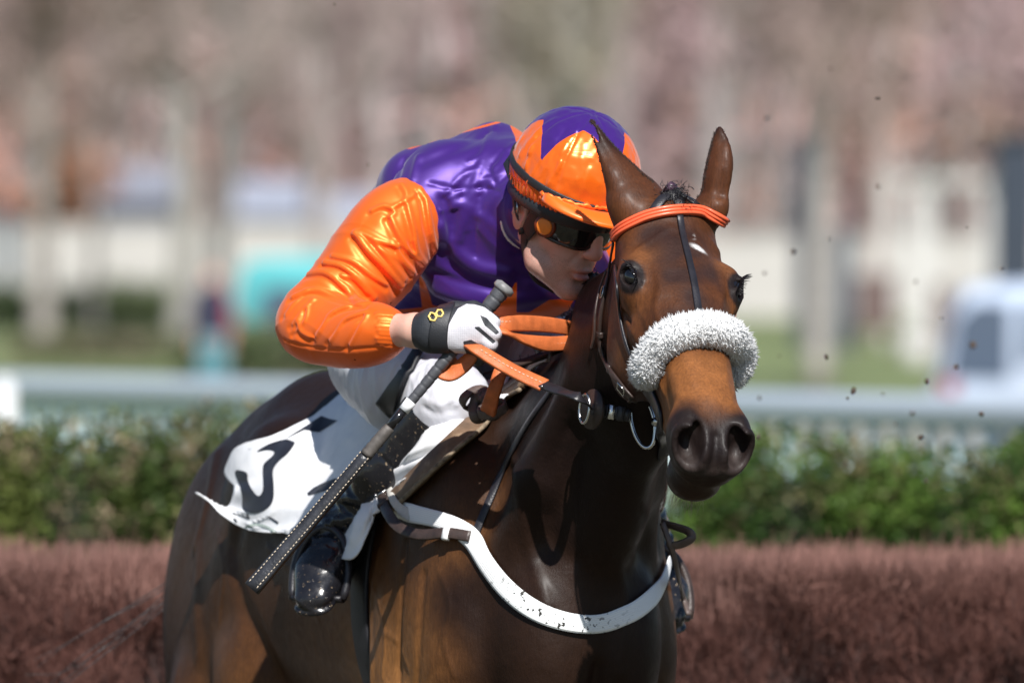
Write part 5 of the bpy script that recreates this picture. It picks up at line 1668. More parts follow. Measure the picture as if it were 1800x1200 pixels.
loop = np.concatenate((G2[:, 0], G2[-1, 1:], G2[::-1, -1][1:], G2[0, ::-1][1:]))
fr.tube(loop, .0042, 8, False)
fr.build("goggle_frame", simple("brown black frame", (.020, .010, .008), .25, spec=.6), goggles)
gs_ = MB()
for s in (-1, 1):
    q = catmull(np.array([J(.080 * s, .040, .016), J(.092 * s, .012, .030), J(.098 * s, -.035, .052), J(.082 * s, -.085, .066)]), 6)
    V, Fc = ribbon_mesh(q, .026, .003, [unit(p - J(0, 0, .03)) for p in q]); mesh_obj("goggle_strap", V, Fc, M_BLACK, goggles)
bt = J(-.0800, .060, .0015); bn = unit(-jl * .9 + jg * .42)
e1 = unit(np.cross(bn, ju)); e2 = np.cross(bn, e1)
V, Fc = tube_mesh([bt + bn * .001, bt + bn * .006, bt + bn * .0075], [.0155, .0155, .0130], 24)
mesh_obj("goggle_button", V, Fc, simple("orange disc", (.85, .22, .02), .45, var=.08), goggles)
V, Fc = tube_mesh([bt - bn * .001, bt + bn * .004, bt + bn * .005], [.0215, .0205, .0150], 24)
mesh_obj("button_ring", V, Fc, simple("red brown ring", (.16, .03, .012), .3), goggles)
# ================================================================ SADDLERY
M_LEATHER = simple("dark brown leather", (.040, .026, .022), .42, var=.35, scale=60, bump=.35, bscale=350)
M_GREYLEATHER = simple("worn grey brown leather", (.095, .070, .062), .5, var=.3, scale=60, bump=.4, bscale=350)
M_BLACKLEATHER = simple("black leather", (.016, .015, .019), .38, var=.3, bump=.3, bscale=300)
M_STEEL = simple("steel", (.62, .62, .62), .22, 1.0, var=.1)
M_RUBBER = simple("orange rubber grip", (.50, .125, .035), .5, var=.22, scale=50, bump=.5, bscale=420)
M_REDBAND = simple("orange red band", (.72, .115, .045), .30, var=.12, scale=25, bump=.15, bscale=200)
def rib(name, mat, parent, pts3, width, thick, nor):
    V, Fc = ribbon_mesh(pts3, width, thick, nor)
    return mesh_obj(name, V, Fc, mat, parent)
def on_horse(name, mat, parent, pts, width, thick=.004, off=.003, per=6, smooth=4):
    p, n, w = strap(horse_bvh, pts, width, thick, off, per, smooth)
    return rib(name, mat, parent, p, w, thick, n), p, n
def stitches(parent, pts3, nor, offs, mat, step=.009, name="stitching"):
    mb = MB(); pts3 = np.asarray(pts3); nor = np.broadcast_to(np.asarray(nor, float), pts3.shape)
    L = np.concatenate(([0], np.cumsum(np.linalg.norm(np.diff(pts3, axis=0), axis=1))))
    tg = np.gradient(pts3, axis=0)
    for s0 in np.arange(.004, L[-1] - .008, step):
        q = []
        for sl in (s0, s0 + step * .6):
            p = np.array([np.interp(sl, L, pts3[:, k]) for k in range(3)])
            n = unit([np.interp(sl, L, nor[:, k]) for k in range(3)]); t = unit([np.interp(sl, L, tg[:, k]) for k in range(3)])
            q.append(p + np.cross(t, n) * offs[0] + n * offs[1])
        mb.tube(q, [.0008, .0008], 5)
    mb.build(name, mat, parent)
M_THREAD = simple("pale thread", (.62, .52, .40), .7)

# ---------------- bridle
bridle = tag(empty("bridle", tuple(K(0, 0, .1))), "dark leather bridle with orange browband and fluffy white noseband on the racehorse", "bridle")
bb, bp, bn_ = on_horse("browband", M_REDBAND, bridle, [(1079, 424), (1085, 412), (1102, 397), (1140, 380), (1188, 371), (1236, 373), (1268, 386), (1284, 404), (1287, 412)], .019, .007, .004)
for o in (-.0064, .000, .0064):
    t = np.gradient(bp, axis=0); t /= np.linalg.norm(t, axis=1)[:, None]
    sdv = np.cross(t, bn_)
    V, Fc = tube_mesh(bp + bn_ * .0034 + sdv * o, .0033, 8); mesh_obj("raised_cord", V, Fc, M_REDBAND, bb)
cs, cp_, cn_ = on_horse("cheek_strap", M_LEATHER, bridle, [(1082, 425), (1077, 455), (1069, 500), (1060, 545), (1056, 595), (1064, 630), (1078, 655), (1098, 682), (1112, 698)], [.011, .011, .011, .011, .012, .018, .020], .004, .004)
for i in (len(cp_) * 20 // 49, len(cp_) * 33 // 49):
    V, Fc = ribbon_mesh([cp_[i] - cn_[i] * .002 + (cp_[i + 1] - cp_[i]) * k for k in np.linspace(-.5, .8, 5)], .017, .009, cn_[i]); mesh_obj("keeper", V, Fc, M_LEATHER, cs)
for i in (len(cp_) * 10 // 49, len(cp_) * 42 // 49):
    t = unit(cp_[i + 1] - cp_[i]); sd_ = np.cross(t, cn_[i]); c = cp_[i] + cn_[i] * .004
    rect = [c + t * .010 + sd_ * .008, c + t * .010 - sd_ * .008, c - t * .010 - sd_ * .008, c - t * .010 + sd_ * .008, c + t * .010 + sd_ * .008]
    V, Fc = tube_mesh(rect, .0016, 7); mesh_obj("buckle", V, Fc, M_STEEL, cs)
p2, n2, w2 = strap(horse_bvh, [(1072, 478), (1060, 510), (1052, 550), (1050, 590), (1045, 612)], [.008, .009, .009, .007], .003, .007)
rib("strap_end", M_LEATHER, cs, p2, w2, .003, n2)
on_horse("noseband_strap", M_BLACKLEATHER, bridle, [(1083, 470), (1088, 520), (1094, 570), (1106, 615), (1124, 648), (1138, 668)], .010, .004, .003)
on_horse("forehead_strap", M_BLACKLEATHER, bridle, [(1194, 378), (1199, 410), (1210, 455), (1220, 500), (1227, 545), (1230, 570)], [.012, .012, .013, .014], .004, .003)
def near_strap(name, mat, parent, pts, width, thick=.004, off=.004):
    q = [near(horse_bvh, p, off) for p in catmull(np.array(pts), 8)]
    p = np.array([a for a, b in q]); n = np.array([b for a, b in q])
    for _ in range(3): p[1:-1] = (p[:-2] + 2 * p[1:-1] + p[2:]) / 4
    return rib(name, mat, parent, p, width, thick, n)
near_strap("noseband_strap", M_BLACKLEATHER, bridle, [K(.10, -.07, .03), K(.10, -.09, .14), K(.09, -.10, .25), K(.08, -.10, .34)], .010)
near_strap("cheek_strap", M_LEATHER, bridle, [K(.11, -.09, .02), K(.11, -.12, .14), K(.10, -.14, .28), K(.08, -.14, .42)], .012)
on_horse("headpiece", M_BLACKLEATHER, bridle, [(1150, 372), (1164, 352), (1185, 342), (1206, 345), (1222, 362)], .018, .005, .004)
# sheepskin: a padded roll round the nose, covered in wool
ring = []
for px, py in ((1148, 676), (1152, 652), (1166, 622), (1190, 600), (1230, 590), (1268, 598), (1296, 618), (1311, 642), (1313, 660)):
    p, n = cast(horse_bvh, px, py, .016)
    if p is None: p, n = near(horse_bvh, P(px, py, -.1), .016)
    ring.append(p)
ring = np.array(ring)
ring[0] = K(-.066, -.105, .335); ring[-1] = K(.078, -.100, .325) + HL * .006
core = catmull(ring, 6)
for _ in range(4): core[1:-1] = (core[:-2] + 2 * core[1:-1] + core[2:]) / 4
nr = len(core)
rad = .031 * (1 - .12 * np.abs(np.linspace(-1, 1, nr)) ** 4)
wool = MB(); V, Fc = tube_mesh(core, rad * .99, 20); wool.add(V, Fc)
rg = np.random.default_rng(12)
tg = np.gradient(core, axis=0); tg /= np.linalg.norm(tg, axis=1)[:, None]
tv_, tf_ = [], []
base = 0
ctr = K(0, -.08, .33)
for i in range(15000):
    k = rg.integers(0, nr); t = tg[k]
    a = rg.normal(0, 1, 3); a = unit(a - t * np.dot(a, t) + t * rg.normal(0, .25))
    root = core[k] + a * rad[k] * .84 + t * rg.uniform(-.006, .006)
    d = unit(a + rg.normal(0, .30, 3) + np.array((0, 0, -.15)))
    L = rg.uniform(.006, .0125); w = rg.uniform(.0011, .0021)
    e1 = unit(np.cross(d, rg.normal(0, 1, 3))); e2 = np.cross(d, e1)
    mid = root + d * L * .55; tip = root + d * L + rg.normal(0, .0022, 3)
    tv_ += [root + e1 * w, root - e1 * w * .5 + e2 * w * .87, root - e1 * w * .5 - e2 * w * .87,
            mid + e1 * w * .8, mid - e1 * w * .4 + e2 * w * .7, mid - e1 * w * .4 - e2 * w * .7, tip]
    for j in range(3):
        j2 = (j + 1) % 3
        tf_ += [(base + j, base + j2, base + 3 + j2, base + 3 + j), (base + 3 + j, base + 3 + j2, base + 6)]
    base += 7
wool.add(np.array(tv_), tf_)
def wool_material():
    m = NT("white sheepskin"); v = m.coords()
    c = m.ramp(m.noise(v, 160, 3), [(.3, (.88, .89, .90)), (.7, (.97, .97, .97))])
    m.to(c, "Base Color"); m.set(Roughness=.9); m.b.inputs["Sheen Weight"].default_value = .3
    tr = m.n("BsdfTranslucent"); m.l(c, tr.inputs[0]); mx = m.n("MixShader"); mx.inputs[0].default_value = .45
    m.l(m.b.outputs[0], mx.inputs[1]); m.l(tr.outputs[0], mx.inputs[2])
    m.l(mx.outputs[0], m.t.nodes["Material Output"].inputs[0])
    return m.m
wool.build("sheepskin_noseband", wool_material(), bridle)
on_horse("drop_strap", M_BLACKLEATHER, bridle, [(1138, 680), (1150, 700), (1162, 730), (1168, 765), (1166, 800)], .030, .006, .003)
# bit: loose ring, mouthpiece boss, rubber disc
bc, bnn = cast(horse_bvh, 1130, 735, .012)
rd = unit(np.array((.26, -.2, -1.0))); rs = unit(np.array((1.0, -.35, .2)))
rpts = [bc + rd * (.047 * math.cos(a)) + rs * (.021 * math.sin(a) + .010 * math.cos(a) * -.3) - UPZ * 0 for a in np.linspace(0, 2 * math.pi, 41)]
V, Fc = tube_mesh(rpts, .0034, 10, False); bit = mesh_obj("bit_ring", V, Fc, M_STEEL, bridle)
V, Fc = tube_mesh([bc + rs * .024 + rd * .004 - rs * .006, bc + rs * .024 + rd * .004 + rs * .010], [.0085, .0095], 14); mesh_obj("mouthpiece_end", V, Fc, M_STEEL, bit)
keep = rpts[0] if rpts[0][2] > rpts[20][2] else rpts[20]
V, Fc = ribbon_mesh(catmull(np.array([cp_[-1], (cp_[-1] + keep) / 2 + np.array((0, -.006, 0)), keep + np.array((.002, -.006, -.004)), keep + np.array((0, .006, .004))]), 5), .018, .005, (-.3, -1, .2)); mesh_obj("bit_loop", V, Fc, M_LEATHER, bridle)

# ---------------- reins
reins = tag(empty("reins", tuple(P(900, 640, .25))), "orange rubber grip reins running from the jockey's hands to the bit", "reins")
def free_strap(name, mat, parent, pts, width, thick, nor, per=8):
    q = catmull(np.array(pts), per)
    n = nor if np.ndim(nor) == 1 else catmull(np.array(nor), per)[:len(q)]
    w = np.interp(np.linspace(0, 1, len(q)), np.linspace(0, 1, len(np.atleast_1d(width))), np.atleast_1d(width))
    V, Fc = ribbon_mesh(q, w, thick, n)
    return mesh_obj(name, V, Fc, mat, parent), q, n
ry = .235
g1, q1, n1_ = free_strap("rein_grip", M_RUBBER, reins, [P(822, 606, ry + .01), P(836, 612, ry - .016), P(856, 624, ry - .018), P(884, 641, ry - .02), P(918, 659, ry - .04), P(957, 677, ry - .06)], [.020, .024, .027, .028, .029, .030], .006, np.array((.25, -.8, .55)))
stitches(g1, q1[10:], np.array((.25, -.8, .55)), (.0, .0042), M_THREAD)
ringp = P(1056, 709, -.02)
ringp, _ = cast(horse_bvh, 1054, 708, .022)
_, qb_, _ = free_strap("rein_leather", M_BLACKLEATHER, reins, [P(950, 674, ry - .056), P(985, 687, ry - .09), P(1020, 698, ry - .13), ringp], [.022, .022, .021, .020], .004, np.array((.3, -.8, .5)))
V, Fc = tube_mesh([P(953, 679, ry - .072), P(953, 679, ry - .078)], [.003, .0022], 10); mesh_obj("stud", V, Fc, M_STEEL, g1)
disc_n = unit(np.array((-.85, -.5, .1)))
e1 = unit(np.cross(disc_n, UPZ)); e2 = np.cross(disc_n, e1)
dc = ringp + np.array((.004, -.012, -.004))
V, Fc = tube_mesh([dc - disc_n * .003, dc + disc_n * .003], [.036, .036], 28); mesh_obj("rubber_disc", V, Fc, M_LEATHER, reins)
V, Fc = tube_mesh([dc + disc_n * .010 + e1 * .017 * math.cos(a) + e2 * .026 * math.sin(a) - np.array((.006, 0, 0)) for a in np.linspace(0, 2 * math.pi, 25)], .0026, 8, False); mesh_obj("steel_ring", V, Fc, M_STEEL, reins)
cheek, _ = cast(horse_bvh, 1112, 722, .016)
free_strap("rein_buckle_end", M_BLACKLEATHER, reins, [dc + np.array((.0, -.004, .0)), (dc + cheek) / 2 + np.array((0, -.008, .002)), cheek], .022, .008, np.array((-.4, -.9, .1)))
for k in (.25, .5, .75):
    c = dc * (1 - k) + cheek * k + np.array((0, -.011, .001))
    V, Fc = ribbon_mesh([c + np.array((-.006, .002, .001)), c, c + np.array((.006, -.002, -.001))], .026, .006, (-.4, -.9, .1)); mesh_obj("keeper", V, Fc, M_STEEL if k == .5 else M_BLACKLEATHER, reins)
# bridge of the rein across the neck to the other hand
c1, _ = cast(horse_bvh, 1012, 572, .016); c2, _ = cast(horse_bvh, 1012, 598, .016)
lh = wrL + np.array((-.05, -.06, .0))
g2, q2, _ = free_strap("rein_grip", M_RUBBER, reins, [P(866, 577, ry + .02), P(885, 570, ry + .02), P(920, 568, ry + .06), P(965, 571, ry + .12), P(1004, 577, ry + .17)], [.020, .027, .029, .028, .026], .006, np.array((-.1, -1, .1)))
stitches(g2, q2[6:], np.array((-.1, -1, .1)), (-.006, .0042), M_THREAD)
g3, q3, _ = free_strap("rein_grip", M_RUBBER, reins, [P(868, 576, ry + .012), P(890, 584, ry + .01), P(915, 595, ry + .04), P(960, 604, ry + .10), P(1006, 602, ry + .15)], [.018, .016, .022, .027, .026], .006, [np.array(x, float) for x in ((0, -.8, .6), (0, -.5, .9), (0, -.8, .6), (-.1, -1, .1), (-.1, -1, .1))])
stitches(g3, q3[12:], np.array((-.1, -1, .1)), (.0, .0042), M_THREAD)
free_strap("rein_grip", M_RUBBER, reins, [P(1004, 577, ry + .17), P(1045, 578, ry + .19), P(1090, 585, ry + .15), P(1140, 598, ry + .15), lh], .026, .006, np.array((0, -.2, 1.0)))
free_strap("rein_grip", M_RUBBER, reins, [P(834, 620, ry + .02), P(816, 640, ry + .03), P(792, 656, ry + .035), P(776, 652, ry + .04), P(780, 640, ry + .05), P(800, 626, ry + .05)], [.022, .030, .032, .028, .024, .02], .006, np.array((.1, -.8, .6)))
free_strap("rein_tail", M_LEATHER, reins, [P(866, 628, ry + .0), P(880, 634, ry + .03), P(905, 640, ry + .06), P(950, 626, ry + .12), P(1000, 606, ry + .2)], [.024, .022, .016, .015, .014], .007, np.array((0, -.7, .7)))
lring, _ = near(horse_bvh, K(.075, -.15, .43), .015)
free_strap("rein_leather", M_BLACKLEATHER, reins, [lh, P(1200, 650, .25), P(1215, 690, .05), lring], .020, .004, np.array((1, -.3, .2)))
V, Fc = tube_mesh([lring + HN * .046 * math.cos(a) + HD * .036 * math.sin(a) for a in np.linspace(0, 2 * math.pi, 33)], .0034, 8, False); mesh_obj("bit_ring", V, Fc, M_STEEL, bridle)

# ---------------- saddle with flap, girth
saddle = tag(empty("saddle", tuple(H(-.2, 0, 1.55))), "small racing saddle with worn brown flap under the crouching jockey", "saddle")
sf = Field()
sf.rc(H(.02, 0, 1.585), H(-.20, 0, 1.53), .035, .055, .04); sf.rc(H(-.20, 0, 1.53), H(-.42, 0, 1.545), .06, .045, .04)
for s in (1, -1): sf.el(H(-.2, .09 * s, 1.48), (.17, .06, .06), HAX, .04)
v, q = sf.mesh(.007); mesh_obj("seat", v, q, M_BLACKLEATHER, saddle)
def flap_material():
    m = NT("worn brown flap"); v = m.coords()
    c = m.ramp(m.noise(v, 30, 6, .6), [(.3, (.085, .052, .030)), (.55, (.16, .098, .058)), (.75, (.30, .22, .14))])
    m.to(c, "Base Color"); m.set(Roughness=.55); m.to(m.bump(m.noise(v, 180, 4), .35, .003), "Normal"); return m.m
M_FLAP = flap_material()
fl_o, fp, fn = on_horse("flap", M_FLAP, saddle, [(935, 672), (905, 692), (868, 722), (830, 758), (790, 796), (750, 834), (718, 866), (700, 884)], [.030, .036, .040, .042, .044, .045, .044, .040], .012, .013)
tgn = np.gradient(fp, axis=0); tgn /= np.linalg.norm(tgn, axis=1)[:, None]
edge = fp + np.cross(tgn, fn) * -.022 + fn * .003
edge2 = fp + np.cross(tgn, fn) * .022 + fn * .003
V, Fc = tube_mesh(edge if edge[10][0] > edge2[10][0] else edge2, .0045, 8); mesh_obj("flap_edge", V, Fc, simple("frayed flap edge", (.20, .15, .10), .7, var=.6, scale=90, bump=.8, bscale=260), fl_o)
gpts = []; gnn = []
for a in np.linspace(.35, 2 * math.pi - .35, 60):
    d = HR * math.sin(a) + UPZ * math.cos(a)
    o = H(-.115, 0, 1.22)
    loc, nr_, _, _ = horse_bvh.ray_cast(Vector(o + d * .8), Vector(-d))
    if loc is None: continue
    gpts.append(np.array(loc) + d * .006); gnn.append(d)
rib("girth", simple("black webbing girth", (.014, .014, .018), .6, var=.2, bump=.5, bscale=160), saddle, gpts, .075, .008, gnn)

# ---------------- stirrups
def stirrup(an, to, s, label):
    st = tag(empty("stirrup", tuple(an)), label, "stirrup", "stirrups of the racing saddle")
    fd = unit(to - an); side = unit(np.cross(fd, UPZ)); up = np.cross(side, fd)
    c = an + fd * .098
    if np.dot(up, UPZ) < 0: up = -up
    up = unit(up * .55 - fd * .85)
    iron = []
    for a in np.linspace(-.45, math.pi + .45, 25):
        iron.append(c + side * .055 * math.cos(a) + up * (.094 * math.sin(a) - .010))
    V, Fc = tube_mesh(iron, .0080, 10); mesh_obj("iron", V, Fc, M_BLACKLEATHER if s > 0 else M_LEATHER, st)
    tr = MB(); L = [iron[0] + (iron[-1] - iron[0]) * k for k in np.linspace(0, 1, 9)]
    tr.tube(L, .012, 10, flat=.55, up=up); tr.build("tread", M_BLACKLEATHER, st)
    top = c + up * .095
    att, nn = near(horse_bvh, H(-.10, .25 * s, 1.30), .012)
    att2, nn2 = near(horse_bvh, H(-.12, .2 * s, 1.45), .02)
    free_strap("stirrup_leather", M_BLACKLEATHER, st, [top, top * .6 + att * .4 + HR * s * .01, att, att2], .022, .005, HR * s)
    return st
stirrup(anR, toR, 1, "black stirrup iron over the muddy near boot in front of the flank")
stirrup(anL, toL, -1, "dark stirrup iron round the boot peeking out behind the chest")

# ---------------- number cloth
F_H = horse_field
def cloth_net():
    rows = [
        [(440, 790), (508, 752), (580, 716), (648, 675), (740, 635), (860, 635), (925, 662)],
        [(408, 816), (496, 790), (580, 770), (655, 735), (745, 695), (850, 690), (900, 690)],
        [(411, 858), (480, 848), (560, 828), (640, 796), (720, 758), (800, 735), (868, 718)],
        [(400, 890), (458, 896), (530, 888), (600, 870), (672, 838), (742, 792), (812, 772)],
        [(372, 884), (440, 915), (515, 925), (580, 928), (640, 905), (690, 850), (752, 820)],
        [(340, 868), (425, 926), (505, 941), (566, 957), (622, 984), (664, 905), (702, 868)]]
    lift = [[.030, .022, .016, .014, .012, .012, .010],
            [.040, .030, .022, .018, .014, .010, .008],
            [.050, .050, .032, .020, .014, .008, .007],
            [.060, .058, .050, .036, .024, .010, .006],
            [.080, .056, .062, .070, .150, .060, .010],
            [.120, .085, .075, .085, .150, .105, .012]]
    N = np.zeros((6, 7, 3))
    for i in range(6):
        for j in range(7):
            px, py = rows[i][j]
            p, n = cast(horse_bvh, max(px, 392), py)
            y = (p[1] if p is not None else 1.5)
            N[i, j] = P(px, py, y - lift[i][j])
    return N
CN = cloth_net()
def net_eval(N, nu, nv):
    A = np.array([catmull(N[i], nv) for i in range(N.shape[0])])           # rows
    return np.array([catmull(A[:, j], nu) for j in range(A.shape[1])]).transpose(1, 0, 2)
CG = net_eval(CN, 14, 16)
def grid_faces(a, b):
    i, j = np.meshgrid(np.arange(a - 1), np.arange(b - 1), indexing='ij')
    return np.stack((i * b + j, (i + 1) * b + j, (i + 1) * b + j + 1, i * b + j + 1), -1).reshape(-1, 4)
a_, b_ = CG.shape[:2]
cvx = CG.reshape(-1, 3); cfx = grid_faces(a_, b_)
for _ in range(1): cvx = smooth_mesh(cvx, cfx, 1, .3)
for _ in range(3):
    dv = F_H.val(cvx.astype(f32)); e_ = .004
    gr = np.stack([F_H.val((cvx + np.eye(3)[k] * e_).astype(f32)) - dv for k in range(3)], 1); gr /= np.linalg.norm(gr, axis=1)[:, None] + 1e-9
    cvx = cvx + gr * np.maximum(.010 - dv, 0)[:, None]
cnx = vert_normals(cvx, cfx)
if cnx[:, 1].mean() > 0: cfx = cfx[:, ::-1]; cnx = -cnx
uu = np.repeat(np.linspace(0, 1, a_), b_); vv = np.tile(np.linspace(0, 1, b_), a_)
q = np.column_stack((vv * 9 + uu * 2, uu * 2.2, uu * 0))
cr = (1 - np.abs(vnoise(q, 1.0, 3))) ** 4 * .010 + (1 - np.abs(vnoise(q * 2.3 + 7, 1.0, 5))) ** 5 * .005
gat = sstep(.6, 1.0, vv) * (.5 + .5 * uu)
cvx = cvx + cnx * ((cr * (.35 + .65 * uu) * sstep(.15, .45, uu + vv) + gat * .006 * np.sin(uu * 40 + vv * 9)))[:, None]
def cloth_material():
    m = NT("white number cloth"); v = m.coords()
    c = m.ramp(m.noise(v, 20, 5, .6), [(.30, (.74, .75, .77)), (.6, (.82, .82, .83))])
    grime = m.ramp(m.noise(v, 9, 5, .7), [(.62, (0, 0, 0)), (.8, (1, 1, 1))])
    m.to(m.mix(m.math('MULTIPLY', grime, .35), c, (.45, .43, .42)), "Base Color"); m.set(Roughness=.55)
    m.to(m.bump(m.noise(v, 900, 2), .1, .0005, m.bump(m.noise(v, 24, 4), .25, .006)), "Normal"); return m.m
M_CLOTH = cloth_material()
V, Fc = thicken(cvx, cfx, .0025)
number_cloth = mesh_obj("number_cloth", V, Fc, M_CLOTH)
tag(number_cloth, "white cloth with black race number flapping behind the jockey's leg", "saddle cloth")
cloth_bvh = bvh_of(V, Fc)
# printed figures, laid on the cloth
import mathutils.geometry as mgeo
def patch(bvh, poly, off, name, mat, parent, per=6, step=5.0, closed_curve=True):
    pts = catmull(np.array(poly, float), per, True) if closed_curve else np.array(poly, float)
    lo, hi = pts.min(0), pts.max(0)
    nx, ny = int((hi[0] - lo[0]) / step) + 2, int((hi[1] - lo[1]) / step) + 2
    import bmesh
    bm = bmesh.new()
    vs = [bm.verts.new((p[0], p[1], 0)) for p in pts]
    f = bm.faces.new(vs); f.normal_update()
    bmesh.ops.triangulate(bm, faces=[f], ngon_method='EAR_CLIP')
    for k in range(nx): bmesh.ops.bisect_plane(bm, geom=bm.verts[:] + bm.edges[:] + bm.faces[:], plane_co=(lo[0] + k * step, 0, 0), plane_no=(1, 0, 0))
    for k in range(ny): bmesh.ops.bisect_plane(bm, geom=bm.verts[:] + bm.edges[:] + bm.faces[:], plane_co=(0, lo[1] + k * step, 0), plane_no=(0, 1, 0))
    bm.verts.index_update()
    V = []; bad = set()
    for v in bm.verts:
        p, n = cast(bvh, v.co.x, v.co.y, off)
        if p is None: bad.add(v.index); p = np.zeros(3)
        V.append(p)
    Fs = [tuple(v.index for v in fc.verts) for fc in bm.faces if not any(v.index in bad for v in fc.verts)]
    bm.free()
    return mesh_obj(name, V, Fs, mat, parent)
M_INK = simple("black print", (.018, .019, .028), .5, var=.2)
Z = lambda pts: [(330 + x / 3.7486, 640 + y / 3.75) for x, y in pts]
five = Z([(640, 497), (690, 508), (707, 525), (660, 590), (600, 640), (565, 700), (570, 800), (568, 880), (545, 930), (500, 965), (440, 982), (380, 968), (362, 935), (362, 870), (345, 800), (315, 703), (390, 713), (400, 770), (430, 830), (465, 867), (490, 850), (500, 800), (497, 690), (510, 650), (560, 605), (572, 575), (520, 566), (458, 575), (540, 525)])
patch(cloth_bvh, five, .0012, "number_print", M_INK, number_cloth, per=4)
patch(cloth_bvh, Z([(640, 497), (760, 420), (882, 342), (935, 362), (990, 372), (930, 410), (868, 450), (815, 443), (772, 432), (715, 460)]), .0012, "number_print", M_INK, number_cloth, closed_curve=False)
patch(cloth_bvh, Z([(788, 852), (830, 815), (900, 780), (975, 752), (1010, 770), (960, 810), (900, 838), (798, 866)]), .0012, "number_print", M_INK, number_cloth, closed_curve=False)
patch(cloth_bvh, Z([(528, 1003), (545, 1003), (603, 1040), (596, 1054)]), .0012, "number_print", M_INK, number_cloth, closed_curve=False)
for pl in ([(255, 968), (275, 972), (415, 1010), (408, 1020)], [(300, 1016), (318, 1016), (330, 1040), (318, 1040)], [(385, 985), (398, 985), (412, 1012), (402, 1014)]):
    patch(cloth_bvh, Z(pl), .0012, "lettering", M_INK, number_cloth, closed_curve=False)
M_LOGO = simple("pale grey green print", (.36, .42, .38), .6)
patch(cloth_bvh, Z([(378, 1070), (430, 1050), (500, 1055), (560, 1085), (600, 1115), (570, 1112), (530, 1085), (480, 1068), (430, 1066), (395, 1082)]), .0012, "logo_print", M_LOGO, number_cloth)

# ---------------- breast girth
girth_mat = NT("white elastic"); _v = girth_mat.coords()
_uv = girth_mat.n("UVMap"); _sep = girth_mat.n("SeparateXYZ"); girth_mat.l(_uv.outputs[0], _sep.inputs[0])
_st = girth_mat.math('SINE', girth_mat.math('MULTIPLY', _sep.outputs[1], 6.2832 * 9))
_dots = girth_mat.ramp(girth_mat.noise(_v, 105, 2, .5), [(.60, (0, 0, 0)), (.615, (1, 1, 1))])
_zone = girth_mat.ramp(_sep.outputs[0], [(.36, (0, 0, 0)), (.50, (1, 1, 1)), (.66, (1, 1, 1)), (.80, (0, 0, 0))])
_m = girth_mat.math('MULTIPLY', _dots, _zone)
_c = girth_mat.mix(girth_mat.math('MULTIPLY', girth_mat.math('ADD', _st, 1.0), .5), (.74, .76, .77), (.85, .85, .85))
_c = girth_mat.mix(girth_mat.math('MULTIPLY', _zone, .25), _c, (.50, .55, .52))
girth_mat.to(girth_mat.mix(_m, _c, (.02, .018, .015)), "Base Color"); girth_mat.set(Roughness=.7)
girth_mat.to(girth_mat.bump(_st, .2, .001, girth_mat.bump(girth_mat.noise(_v, 300, 3), .3, .001)), "Normal")
M_ELASTIC = girth_mat.m
breast = tag(empty("breast_girth", tuple(H(.4, 0, 1.15))), "mud spotted white elastic breast girth slung across the racehorse's chest", "breast girth")
p, n, w = strap(horse_bvh, [(699, 893), (730, 903), (770, 912), (805, 926), (835, 950), (858, 988), (888, 1028), (925, 1062), (970, 1086), (1020, 1097), (1070, 1092), (1115, 1072), (1146, 1044), (1164, 1010), (1172, 975), (1174, 945)],
                [.028, .034, .030, .032, .037, .036, .036, .036, .036, .034, .033, .033, .033, .032, .028, .018], .004, .008, per=10, smooth=8)
m_ = len(p); sec = 7
tg = np.gradient(p, axis=0); tg /= np.linalg.norm(tg, axis=1)[:, None]
V = []; UVs = []
for i in range(m_):
    nn = unit(n[i] - tg[i] * np.dot(n[i], tg[i])); sd_ = np.cross(tg[i], nn)
    for j in range(sec):
        u = j / (sec - 1) - .5
        V.append(p[i] + sd_ * u * w[i] + nn * .0012 * (1 - (2 * u) ** 2)); UVs.append((i / (m_ - 1), j / (sec - 1)))
V = np.array(V); fq = grid_faces(m_, sec)
V2, F2 = thicken(V, fq, .003)
mesh_obj("elastic_band", V2, F2, M_ELASTIC, breast, uv=UVs + UVs)
# leather tie with buckle, standing off the shoulder
def hp(px, py, off): 
    q_, n_ = cast(horse_bvh, px, py); return P(px, py, q_[1] - off)
tie, tq_, tn_ = free_strap("leather_tie", M_LEATHER, breast, [hp(690, 822, .060), hp(674, 842, .100), hp(672, 872, .125), hp(682, 902, .115), hp(704, 928, .075), hp(740, 939, .040), hp(785, 936, .022), hp(826, 942, .014)], .020, .005, np.array((-.45, -.8, .35)))
pale, _, _ = free_strap("pale_lining", simple("off white felt", (.52, .50, .46), .8, bump=.4), breast, [hp(694, 826, .050), hp(684, 850, .085), hp(690, 876, .085), hp(706, 896, .040), hp(724, 905, .014)], [.010, .012, .016, .026], .004, np.array((-.45, -.8, .35)))
c = tq_[14]; t = unit(tq_[15] - tq_[13]); n0 = unit(np.array((-.45, -.8, .35))); sd_ = np.cross(t, n0)
V, Fc = tube_mesh([c + n0 * .005 + t * .010 * x + sd_ * .014 * y for x, y in ((1, 1), (1, -1), (-1, -1), (-1, 1), (1, 1))], .0018, 7); mesh_obj("buckle", V, Fc, M_STEEL, tie)
for i, mm in ((19, M_LEATHER), (48, simple("white keeper", (.8, .8, .8), .6))):
    c = tq_[i]; t = unit(tq_[i + 1] - tq_[i - 1])
    V, Fc = ribbon_mesh([c - t * .006, c, c + t * .006], .027, .010, n0); mesh_obj("keeper", V, Fc, mm, tie)
on_horse("neck_strap", M_BLACKLEATHER, breast, [(830, 958), (842, 925), (862, 878), (885, 828), (908, 782), (934, 738), (960, 702), (975, 680)], [.016, .014, .014, .014, .013], .004, .004)
